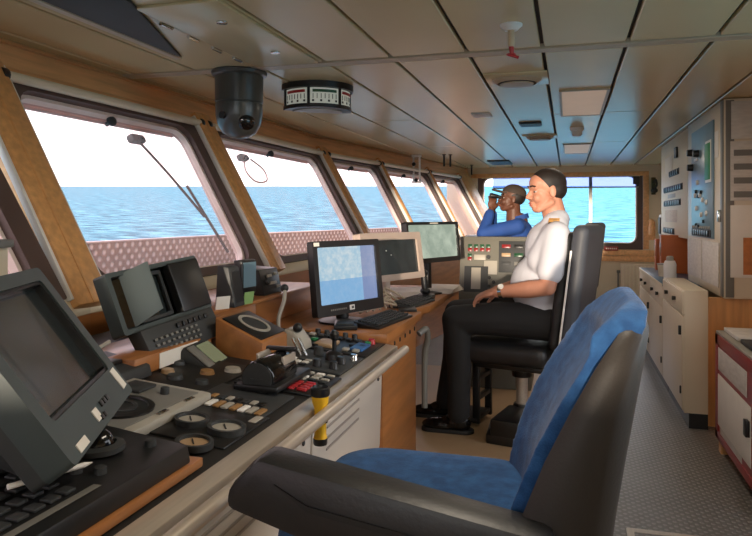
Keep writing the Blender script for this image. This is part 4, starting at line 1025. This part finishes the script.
def pilot_chair(name, lab, loc, rz, drop=0., armrest=True):
    """loc is the floor point under the seat; the chair faces local -x; seat top at .51+drop"""
    c = empty(name, lab, 'chair', loc, rz)
    S = drop
    g = G(); g.box((-.20, 0, S+.44), (.50, .48, .12), .045, seg=3); soft(g, 'seat', leatherd, c, .014, 4)
    g = G(); g.box((-.16, 0, S+.37), (.40, .36, .035), .01); g.obj('seat_pan', black, c)
    Mb = Matrix.Translation((.10, 0, S+.46)) @ Euler((0, R(7), 0)).to_matrix().to_4x4()
    g = G(); g.box((-.035, 0, .33), (.06, .42, .62), .028, seg=3, M=Mb); soft(g, 'back_cushion', leatherd, c, .014, 4)
    g = G(); g.box((.035, 0, .345), (.085, .46, .68), .038, seg=4, M=Mb); soft(g, 'back_shell', leatherg, c, .012, 3)
    for y in (-.232, .232):
        g = G(); g.box((.005, y, .30), (.010, .006, .50), .002, M=Mb); g.obj('piping', white, c)
    g = G(); g.box((.03, 0, -.02), (.05, .16, .20), .01, M=Mb); g.obj('back_bracket', black, c)
    g = G(); g.cyl((-.15, 0, .10), (-.15, 0, S+.36), .032, .032, 22); g.obj('pole', steel, c)
    g = G(); g.cyl((-.15, 0, S+.29), (-.15, 0, S+.37), .055, .065, 22, bev=.005); g.obj('collar', black, c)
    g = G(); g.prism([(-.24, -.34), (-.06, -.34), (.02, -.1), (.02, .22), (-.30, .22), (-.30, -.1)], 0, .05, bev=.008); g.b2((-.22, -.34, .04), (-.07, -.02, .13), .012); g.cyl((-.15, 0, .04), (-.15, 0, .14), .07, .045, 20); g.obj('base', black, c)
    g = G()
    for y in (-.10, .10):
        g.b2((-.40, y-.012, S+.02), (-.36, y+.012, S+.40), .004, M=Matrix.Translation((0,0,0)))
    for z in (.05, .16, .27): g.box((-.38, 0, S+z), (.03, .20, .025), .004)
    g.box((-.45, 0, S+.04), (.16, .26, .02), .005); g.obj('footrest', black, c)
    if armrest:
        for y in (.27,):
            g = G(); g.box((-.18, y, S+.70), (.36, .06, .04), .016, seg=3); g.box((-.02, y, S+.60), (.05, .03, .20), .008); g.obj('armrest', leatherd, c)
    return c
pilot_chair('pilot_chair', 'dark leather pilot chair on a steel pole under the seated officer', (-.10, 3.80, .22), R(-13))
pilot_chair('pilot_chair', 'empty pilot chair in the distance behind the seated officer', (.06, 7.1, 0), R(-20), .20)

# front chair: blue upholstery in a dark bucket shell
fc_ = empty('helm_chair', 'blue upholstered helm chair with a dark shell in the near right of the view', 'chair', (-.30, 1.40, .22))
OFF = Vector((-.30, 1.40, .22)); Mo = Matrix.Translation(-OFF)
PX = .008
prof = [(z_, a_+.008, b_+.008, c_) for z_, a_, b_, c_ in [(.60, -.115, .045, .25), (.70, -.118, .055, .275), (.80, -.112, .064, .275), (.90, -.085, .078, .272), (1.0, -.045, .095, .265), (1.08, -.005, .110, .252), (1.15, .035, .124, .232), (1.20, .070, .134, .205), (1.225, .095, .138, .178), (1.238, .115, .136, .14)]]
YC = 1.385
def bucket(z, xf, xr, hw):
    d1, d2 = min(.05, (xr-xf)*.45), min(.06, (xr-xf)*.5)
    half = [(xr, 0), (xr-.001, .35*hw), (xr-.006, .62*hw), (xr-.018, .82*hw), (xr-.045 if xr-xf > .1 else xr-(xr-xf)*.4, .95*hw), (xf+(xr-xf)*.30, hw), (xf+.006, hw*.995), (xf, hw-.007), (xf+.004, hw-.016), (xf+d1, hw-.026), (xf+d2, hw*.5), (xf+d2+.004, 0)]
    return [(x, YC+y, z) for x, y in half]+[(x, YC-y, z) for x, y in reversed(half[1:-1])]
def sup(z, x0, x1, hw, n=32, ex=3.4):
    cx_, ax = (x0+x1)/2, (x1-x0)/2; out = []
    for k in range(n):
        a = 6.28318*k/n; ca, sa = math.cos(a), math.sin(a)
        out.append((cx_+ax*math.copysign(abs(ca)**(2/ex), ca), YC+hw*math.copysign(abs(sa)**(2/ex), sa), z))
    return out
g = G(); g.loops([bucket(z, xf, xr, hw) for z, xf, xr, hw in prof[:8]+[(1.212, .088, .138, .185), (1.220, .104, .137, .15)]], M=Mo); sh_ = g.obj('back_shell', shell, fc_, ang=50)
# rim of the shell
def back_cushion_loops():
    L_ = []
    for z, xf, xr, hw in prof:
        if z < .66: continue
        w_ = hw-.03; pts = []
        for k in range(11):
            t = -1+2*k/10; pts.append((xf+.022-.012*math.sin(3.14*min(1,max(0,(z-.70)/.54)))-(.052 if t > 0 else .030)*abs(t)**2.4, YC+w_*t, z+.010))
        for k in range(11):
            t = 1-2*k/10; pts.append((xf+min(.05, (xr-xf)*.5), YC+w_*t*.98, z+.010))
        L_.append(pts)
    L_ = L_[:-3]
    for z, x0, x1, w_, cr in ((1.198, .062, .118, .195, .028), (1.222, .078, .130, .182, .018), (1.240, .092, .132, .160, .010), (1.252, .104, .128, .125, .004)):
        L_.append([(x0-cr*abs(-1+2*k/10)**2.2, YC+w_*(-1+2*k/10), z) for k in range(11)]+[(x1, YC+w_*(1-2*k/10), z) for k in range(11)])
    return L_
g = G(); g.loops(back_cushion_loops(), M=Mo); soft(g, 'back_cushion', fabric, fc_, .006, 16)
rimpts = [(xf+.012, YC-hw+.004, z) for z, xf, xr, hw in prof[1:]]+[(xf+.012, YC+hw-.004, z) for z, xf, xr, hw in reversed(prof[1:])]
g = G(); g.loops([[(x, y, z) for x, y in [(px_*sc-.30, 1.395+py_*sc) for px_, py_ in rrect(.50, .54, .12, 7)]] for z, sc in ((.70, .90), (.72, .98), (.77, 1.0), (.80, .985), (.818, .93), (.824, .75))], M=Mo); soft(g, 'seat', fabric, fc_, .011, 5)
g = G(); g.prism(rrect(.46, .48, .08), .66, .71, M=Mo @ Matrix.Translation((-.29, 1.395, 0)), bev=.01); g.obj('seat_pan', shell, fc_)
g = G(); g.cyl((-.27, 1.40, .25), (-.27, 1.40, .67), .04, M=Mo); g.obj('pole', steel, fc_)
g = G(); g.lathe([(.001, 0), (.22, 0), (.22, .02), (.07, .045), (.05, .08), (.001, .08)], 30, M=Mo @ Matrix.Translation((-.27, 1.40, .22))); g.obj('base', black, fc_)
g = G(); g.prismY([(-.515, .985), (-.572, .925), (-.576, .89), (-.44, .853), (-.02, .795), (-.02, .905)], 1.055, 1.145, bev=.016, M=Mo); ar = g.obj('armrest', leatherd, fc_)
g = G(); g.prismY([(-.48, .945), (-.42, .905), (-.06, .852), (-.06, .862), (-.42, .915)], 1.052, 1.056, M=Mo); g.obj('side_panel', blackm, ar)
g = G(); g.b2((-.10, 1.09, .68), (-.03, 1.15, .82), .01, M=Mo); g.obj('armrest_bracket', black, fc_)

# ================================================================== PEOPLE
def hand(g, w, d, n, s, k=1.0, curl=.45, spread=1.):
    """wrist w, pointing d, palm normal n, thumb side s"""
    d, n, s = Vector(d).normalized(), Vector(n).normalized(), Vector(s).normalized(); n = (n-d*n.dot(d)).normalized(); s = d.cross(n)*(1 if d.cross(n).dot(s) > 0 else -1)
    w = Vector(w)
    M = Matrix(((d.x, s.x, n.x, 0), (d.y, s.y, n.y, 0), (d.z, s.z, n.z, 0), (0,0,0,1)))
    g.ell((0,0,0), (.052*k, .041*k, .017*k), M=Matrix.Translation(w+d*.048*k) @ M)
    g.cap(w-d*.01, w+d*.03*k, .025*k, .022*k)
    for off, ln in ((.030, .92), (.0105, 1.03), (-.010, .97), (-.029, .78)):
        p = w+d*(.085*k)+s*(off*k); a = curl*.6
        for seg_, r0, r1 in ((.042, .0098, .0092), (.027, .0092, .0085), (.021, .0085, .0072)):
            v = d*math.cos(a)+n*math.sin(a); q = p+v*(seg_*ln*k); g.cap(p, q, r0*k, r1*k); p = q; a += curl
    p = w+d*.022*k+s*.030*k
    q = p+(d*.62+s*.62+n*.35).normalized()*.04*k; g.cap(p, q, .0135*k, .0115*k)
    q2 = q+(d*.85+s*.2+n*.45).normalized()*.032*k; g.cap(q, q2, .0112*k, .009*k)

def head_items(g, M, k=1.0):
    E = lambda c, r, rot=None: g.ell(c, r, rot, 0, 22, 14, M)
    C_ = lambda a, b, r0, r1: g.cap(a, b, r0, r1, 0, M)
    E((-.012, 0, .042), (.099, .077, .086)); E((.035, 0, -.02), (.058, .061, .085)); E((.05, 0, .05), (.045, .058, .05))
    E((.058, 0, -.092), (.030, .033, .022))
    for sgn in (-1, 1):
        C_((.0, sgn*.054, -.06), (.058, sgn*.02, -.094), .022, .02)
        E((.066, sgn*.034, -.032), (.027, .026, .028))
        C_((.079, sgn*.042, .026), (.090, sgn*.012, .024), .010, .010)
        E((-.004, sgn*.077, -.002), (.020, .008, .033), (0, 0, sgn*-.3)); E((-.006, sgn*.078, -.024), (.011, .008, .012))
        E((.100, sgn*.013, -.032), (.010, .009, .008))
    C_((.088, 0, .012), (.111, 0, -.026), .009, .0125)
    E((.086, 0, -.058), (.018, .026, .010)); E((.082, 0, -.075), (.017, .022, .010))
    C_((-.022, 0, -.05), (-.045, 0, -.17), .060, .066)

def face_parts(body, M, hair_loops=True, eyes=True, browm=hairm):
    for sgn in (-1, 1):
        g = G(); g.ell((.0745, sgn*.031, .003), (.0118, .0135, .0058), None, 0, 16, 10, M); e_ = g.obj('eye', eyem, body)
        g = G(); g.ell((.0846, sgn*.032, .003), (.0035, .0065, .0068), None, 0, 12, 8, M); g.obj('iris', blackg, e_)
        g = G(); g.tube([(.082, sgn*.050, .030), (.094, sgn*.034, .036), (.098, sgn*.014, .032)], .0045, 6, smooth=4, M=M); g.obj('eyebrow', browm, body)
    g = G(); g.ell((.100, 0, -.060), (.006, .021, .0045), None, 0, 14, 8, M); g.ell((.0955, 0, -.070), (.006, .018, .005), None, 0, 14, 8, M); g.obj('lips', lipm, body)

# ---- the seated officer (faces the windows, head turned a little to the camera)
PB = Matrix.Translation((-.10, 3.80, .22))
hc = Vector((-.012, 0, 1.312)); yaw = R(180+24)
MH = Matrix.Translation(hc) @ Euler((0, R(3), yaw)).to_matrix().to_4x4() @ Matrix.Diagonal((.99, .97, .98, 1))
g = G()
head_items(g, MH)
g.cap((.03, 0, 1.15), (.035, 0, 1.02), .062, .085)
g.cap((.01, 0, .98), (-.02, 0, .62), .085, .085)
shN, elN, wrN = Vector((.045, -.19, 1.085)), Vector((.0, -.245, .815)), Vector((-.265, -.175, .775))
shF, elF, wrF = Vector((.02, .19, 1.085)), Vector((-.04, .245, .815)), Vector((-.29, .10, .755))
for a, b_, c in ((shN, elN, wrN), (shF, elF, wrF)):
    g.cap(a, b_, .052, .043); g.cap(b_, b_.lerp(c, .35), .042, .046); g.cap(b_.lerp(c, .35), c, .046, .028)
for y0, y1, kx, ax in ((-.10, -.13, -.49, -.48), (.10, .12, -.52, -.59)):
    g.cap((.0, y0, .60), (kx, y1, .61), .07, .055); g.cap((kx, y1, .61), (ax, y1, .10), .05, .035)
hand(g, wrN, (-.9, .28, -.30), (-.2, .1, -1), (-.2, .9, 0), 1.0, .5)
hand(g, wrF, (-.9, -.25, -.30), (-.2, .1, -1), (-.2, -.9, 0), 1.0, .5)
off = g.obj('person', skin, None, M=PB, remesh=.0052, sm=2)
tag(off, 'seated man in white short sleeved uniform shirt and black trousers looking ahead', 'person')
face_parts(off, MH)
# hair: cap over the cranium, cut at the hairline
g = G(); g.ell((-.013, 0, .046), (.1015, .0795, .0865), None, 0, 40, 26); g.ell((-.034, 0, .012), (.080, .0765, .070), None, 0, 40, 26)
def hairline(bm, front=.052, low=-.045, slope=1.0):
    bmesh.ops.bisect_plane(bm, geom=bm.verts[:]+bm.edges[:]+bm.faces[:], plane_co=(front+.012, 0, .085), plane_no=(1, 0, -.55), clear_outer=True)
    bmesh.ops.bisect_plane(bm, geom=bm.verts[:]+bm.edges[:]+bm.faces[:], plane_co=(.005, 0, .01), plane_no=(.9, 0, -.65), clear_outer=True)
hairline(g.bm)
bmesh.ops.transform(g.bm, matrix=MH, verts=g.bm.verts); g.obj('hair', hairm, off, ang=80)
# shirt
g = G()
g.ell((-.005, 0, .99), (.125, .195, .165), (0, R(-6), 0)); g.ell((-.045, 0, .80), (.165, .185, .175)); g.ell((-.02, 0, .66), (.155, .18, .10)); g.cap((.06, -.10, .98), (.06, .10, .98), .095)
g.cap((.03, -.15, 1.085), (.03, .15, 1.085), .068); g.cap((.03, -.05, 1.125), (.03, .05, 1.125), .075); g.ell((.045, 0, 1.165), (.066, .085, .055))
g.cap(shN, shN.lerp(elN, .62), .070, .068); g.cap(shF, shF.lerp(elF, .62), .070, .068)
g.cap(shN.lerp(elN, .58), shN.lerp(elN, .70), .068, .070); g.cap(shF.lerp(elF, .58), shF.lerp(elF, .70), .068, .070)
g.ell((.05, 0, .86), (.09, .165, .22)); g.cap((.02, -.17, 1.06), (-.02, -.14, .95), .07, .09); g.cap((.02, .17, 1.06), (-.02, .14, .95), .07, .09)
sh = g.obj('shirt', shirtm, off, remesh=.010, sm=8)
g = G(); g.loops([[(.0+.072*math.cos(a)*s_+.022-z*.2, .068*math.sin(a)*s_, 1.155+z+.022*math.cos(a)) for a in [6.28318*k/24 for k in range(24)]] for z, s_ in ((-.03, 1.1), (-.005, .98), (.0, .95), (-.015, .93))], cap=False); g.obj('collar', shirtm, sh)
for sgn in (-1, 1):
    g = G(); g.box((.03, sgn*.135, 1.153), (.055, .12, .014), .005, (R(-14*sgn)*1, 0, 0)); ep = g.obj('epaulette', trous, sh)
    g = G()
    for k in range(3): g.box((.03, sgn*(.115+k*.028), 1.163-k*.007), (.057, .016, .010), .003, (R(-14*sgn), 0, 0))
    g.obj('gold_stripes', gold, ep)
# trousers, belt, shoes, watch
g = G()
g.ell((.0, 0, .62), (.155, .185, .10))
for y0, y1, kx, ax in ((-.10, -.13, -.49, -.475), (.10, .12, -.52, -.585)):
    g.cap((.0, y0, .615), (-.25, (y0+y1)/2, .625), .102, .094); g.cap((-.25, (y0+y1)/2, .625), (kx, y1, .615), .094, .078)
    g.cap((kx, y1, .61), (kx*.5+ax*.5+.012, y1, .36), .077, .068); g.cap((kx*.5+ax*.5+.012, y1, .36), (ax, y1, .10), .066, .062)
g.obj('trousers', trous, off, remesh=.009, sm=3)
for y1, ax in ((-.13, -.475), (.12, -.585)):
    g = G(); g.ell((ax+.01, y1, .055), (.06, .044, .055)); g.ell((ax-.10, y1, .035), (.105, .047, .036)); g.ell((ax-.03, y1, .05), (.075, .043, .045))
    so_ = g.obj('shoe', blackg, off, remesh=.006, sm=3)
    g = G(); g.loops([[(ax-.06+x*s_, y1+y*s_, z) for x, y in rrect(.29, .095, .046, 6)] for z, s_ in ((0, .97), (.002, 1), (.016, 1), (.02, .96))]); g.obj('sole', blackm, so_)
dw = (wrN-elN).normalized(); g = G(); g.cyl(wrN-dw*.035, wrN-dw*.015, .034, .033, 20); wt = g.obj('watch', chrome, off)
g = G(); g.cyl(wrN-dw*.025+Vector((0, -.02, .026)), wrN-dw*.025+Vector((0, -.026, .034)), .015, .015, 18); g.obj('watch_face', white, wt)

# ---- the standing lookout with binoculars
PL = Matrix.Translation((-.44, 6.10, 0))
MH2 = Matrix.Translation((-.04, 0, 1.545)) @ Euler((0, R(-10), R(180+12))).to_matrix().to_4x4()
g = G(); head_items(g, MH2)
g.cap((.03, 0, 1.36), (.03, 0, 1.25), .07, .09); g.cap((.02, 0, 1.25), (.02, 0, .95), .11, .11)
s1, e1, w1 = Vector((.02, -.18, 1.31)), Vector((-.27, -.20, 1.25)), Vector((-.215, -.06, 1.46))
s2, e2, w2 = Vector((.02, .18, 1.31)), Vector((-.25, .24, 1.24)), Vector((-.215, .05, 1.46))
for a, b_, c in ((s1, e1, w1), (s2, e2, w2)):
    g.cap(a, b_, .05, .042); g.cap(b_, c, .042, .028)
for y in (-.09, .09): g.cap((.02, y, .92), (.01, y, .50), .075, .055); g.cap((.01, y, .50), (.02, y, .08), .052, .036)
hand(g, w1, (.1, .15, .95), (-.35, 1, 0), (1, .3, 0), .95, .75)
hand(g, w2, (.1, -.15, .95), (-.35, -1, 0), (1, -.3, 0), .95, .75)
lk = g.obj('person', skind, None, M=PL, remesh=.006, sm=2)
tag(lk, 'standing man in blue coverall and brown cap raising binoculars to his eyes', 'person')
face_parts(lk, MH2)
g = G(); g.ell((-.02, 0, .03), (.098, .079, .08), None, 0, 32, 20); bmesh.ops.bisect_plane(g.bm, geom=g.bm.verts[:]+g.bm.edges[:]+g.bm.faces[:], plane_co=(-.0, 0, 0), plane_no=(1, 0, -.5), clear_outer=True); bmesh.ops.transform(g.bm, matrix=MH2, verts=g.bm.verts); g.obj('hair', hairm, lk, ang=80)
g = G(); g.ell((-.012, 0, .062), (.107, .086, .078), None, 0, 32, 20); bmesh.ops.bisect_plane(g.bm, geom=g.bm.verts[:]+g.bm.edges[:]+g.bm.faces[:], plane_co=(0, 0, .055), plane_no=(.12, 0, -1), clear_outer=True); bmesh.ops.holes_fill(g.bm, edges=g.bm.edges); bmesh.ops.transform(g.bm, matrix=MH2, verts=g.bm.verts)
cp = g.obj('cap', capm, lk, ang=60)
g = G(); g.loops([[(x, y, z+.012-.9*(x-.09)**2-3*y*y) for x, y in [(.06+.13*max(0, math.cos(a)), .075*math.sin(a)) for a in [R(-90+180*k/16) for k in range(17)]]] for z in (.050, .064)]); bmesh.ops.transform(g.bm, matrix=MH2, verts=g.bm.verts); g.obj('cap_brim', capm, cp)
g = G()
g.ell((.02, 0, 1.22), (.135, .19, .16)); g.ell((.02, 0, 1.02), (.135, .165, .18)); g.cap((.03, -.13, 1.315), (.03, .13, 1.315), .068); g.ell((.02, 0, .92), (.13, .17, .12))
for a, b_, c in ((s1, e1, w1), (s2, e2, w2)):
    g.cap(a, b_, .068, .058); g.cap(b_, b_.lerp(c, .80), .057, .044)
for y in (-.09, .09): g.cap((.02, y, .92), (.01, y, .50), .098, .075); g.cap((.01, y, .50), (.02, y, .10), .074, .066)
cv = g.obj('coverall', overall, lk, remesh=.009, sm=3)
g = G(); g.loops([[(.03+.07*math.cos(a)*s_, .066*math.sin(a)*s_, 1.365+z+.02*math.cos(a)) for a in [6.28318*k/20 for k in range(20)]] for z, s_ in ((0, 1.15), (.04, 1.02), (.03, .95))], cap=False); g.obj('collar', overall, cv)
for y in (-.09, .09):
    g = G(); g.ell((.03, y, .05), (.06, .045, .055)); g.ell((-.07, y, .036), (.10, .048, .036)); g.ell((-.01, y, .05), (.07, .044, .05)); g.obj('shoe', blackm, lk, remesh=.008, sm=3)
bn_ = empty('binoculars', 'black binoculars held to the eyes of the man in blue', 'binoculars', M=PL @ MH2 @ Matrix.Translation((.10, 0, .004)))
for sgn in (-1, 1):
    g = G(); g.cyl((.0, sgn*.030, 0), (.03, sgn*.031, 0), .014, .016, 18); g.cyl((.03, sgn*.033, 0), (.095, sgn*.037, 0), .018, .024, 20, bev=.003); g.obj('barrel', black, bn_)
    g = G(); g.cyl((.0945, sgn*.037, 0), (.097, sgn*.037, 0), .02); g.obj('lens', blackm, bn_)
g = G(); g.cyl((.03, 0, .005), (.09, 0, .005), .01); g.b2((.04, -.04, -.006), (.08, .04, .008), .003); g.obj('bridge', black, bn_)

SKY = 1.75; SUN = 2.6; SUNDIR = (-.05, 1, -.03); EXPO = 1.2; FILL = 7.

# ================================================================== LIGHT, SKY, CAMERA
w = bpy.data.worlds.new('sky'); SC.world = w; w.use_nodes = True
nt = w.node_tree; N = nt.nodes; L = nt.links; bg = N['Background']
tc = N.new('ShaderNodeTexCoord'); sp = N.new('ShaderNodeSeparateXYZ'); L.new(tc.outputs['Generated'], sp.inputs[0])
rp = N.new('ShaderNodeValToRGB'); e = rp.color_ramp.elements
e[0].position = .0; e[0].color = (.99, .97, .95, 1); e[1].position = 1.; e[1].color = (.36, .50, .78, 1)
e2 = rp.color_ramp.elements.new(.22); e2.color = (.92, .95, 1., 1)
L.new(sp.outputs['Z'], rp.inputs[0]); L.new(rp.outputs[0], bg.inputs['Color']); bg.inputs['Strength'].default_value = SKY
sd = bpy.data.lights.new('sun', 'SUN'); sd.energy = SUN; sd.angle = R(1.2); sd.color = (1., .84, .66)
so = bpy.data.objects.new('sun', sd); COL.objects.link(so)
so.rotation_euler = Vector(SUNDIR).to_track_quat('-Z', 'Y').to_euler()

for y in (4.82, 8.05, 1.6, -1.4):  # fill lights added to brighten the room; the near two have no fitting
    ld = bpy.data.lights.new('ceiling_fill', 'AREA'); ld.shape = 'RECTANGLE'; ld.size = .26; ld.size_y = .95; ld.energy = FILL*(.45 if y > 3 else .85); ld.color = (1., .87, .70)
    lo = bpy.data.objects.new('ceiling_fill', ld); COL.objects.link(lo); lo.location = (.095, y, 2.155)
cam = bpy.data.cameras.new('camera'); co = bpy.data.objects.new('camera', cam); COL.objects.link(co)
cam.sensor_fit = 'HORIZONTAL'; cam.sensor_width = 36; cam.lens = 675*36/752.
co.location = (0, 0, 1.40); co.rotation_euler = (R(90), 0, TH)
cam.shift_y = -(268-216)/752.
cam.clip_start = .02; cam.clip_end = 12000
SC.camera = co
SC.view_settings.view_transform = 'Standard'; SC.view_settings.look = 'None'; SC.view_settings.gamma = 1; SC.view_settings.use_curve_mapping = False
SC.view_settings.exposure = EXPO
SC.cycles.use_denoising = True
SC.cycles.max_bounces = 10; SC.cycles.transparent_max_bounces = 16; SC.cycles.diffuse_bounces = 5; SC.cycles.sample_clamp_indirect = 6
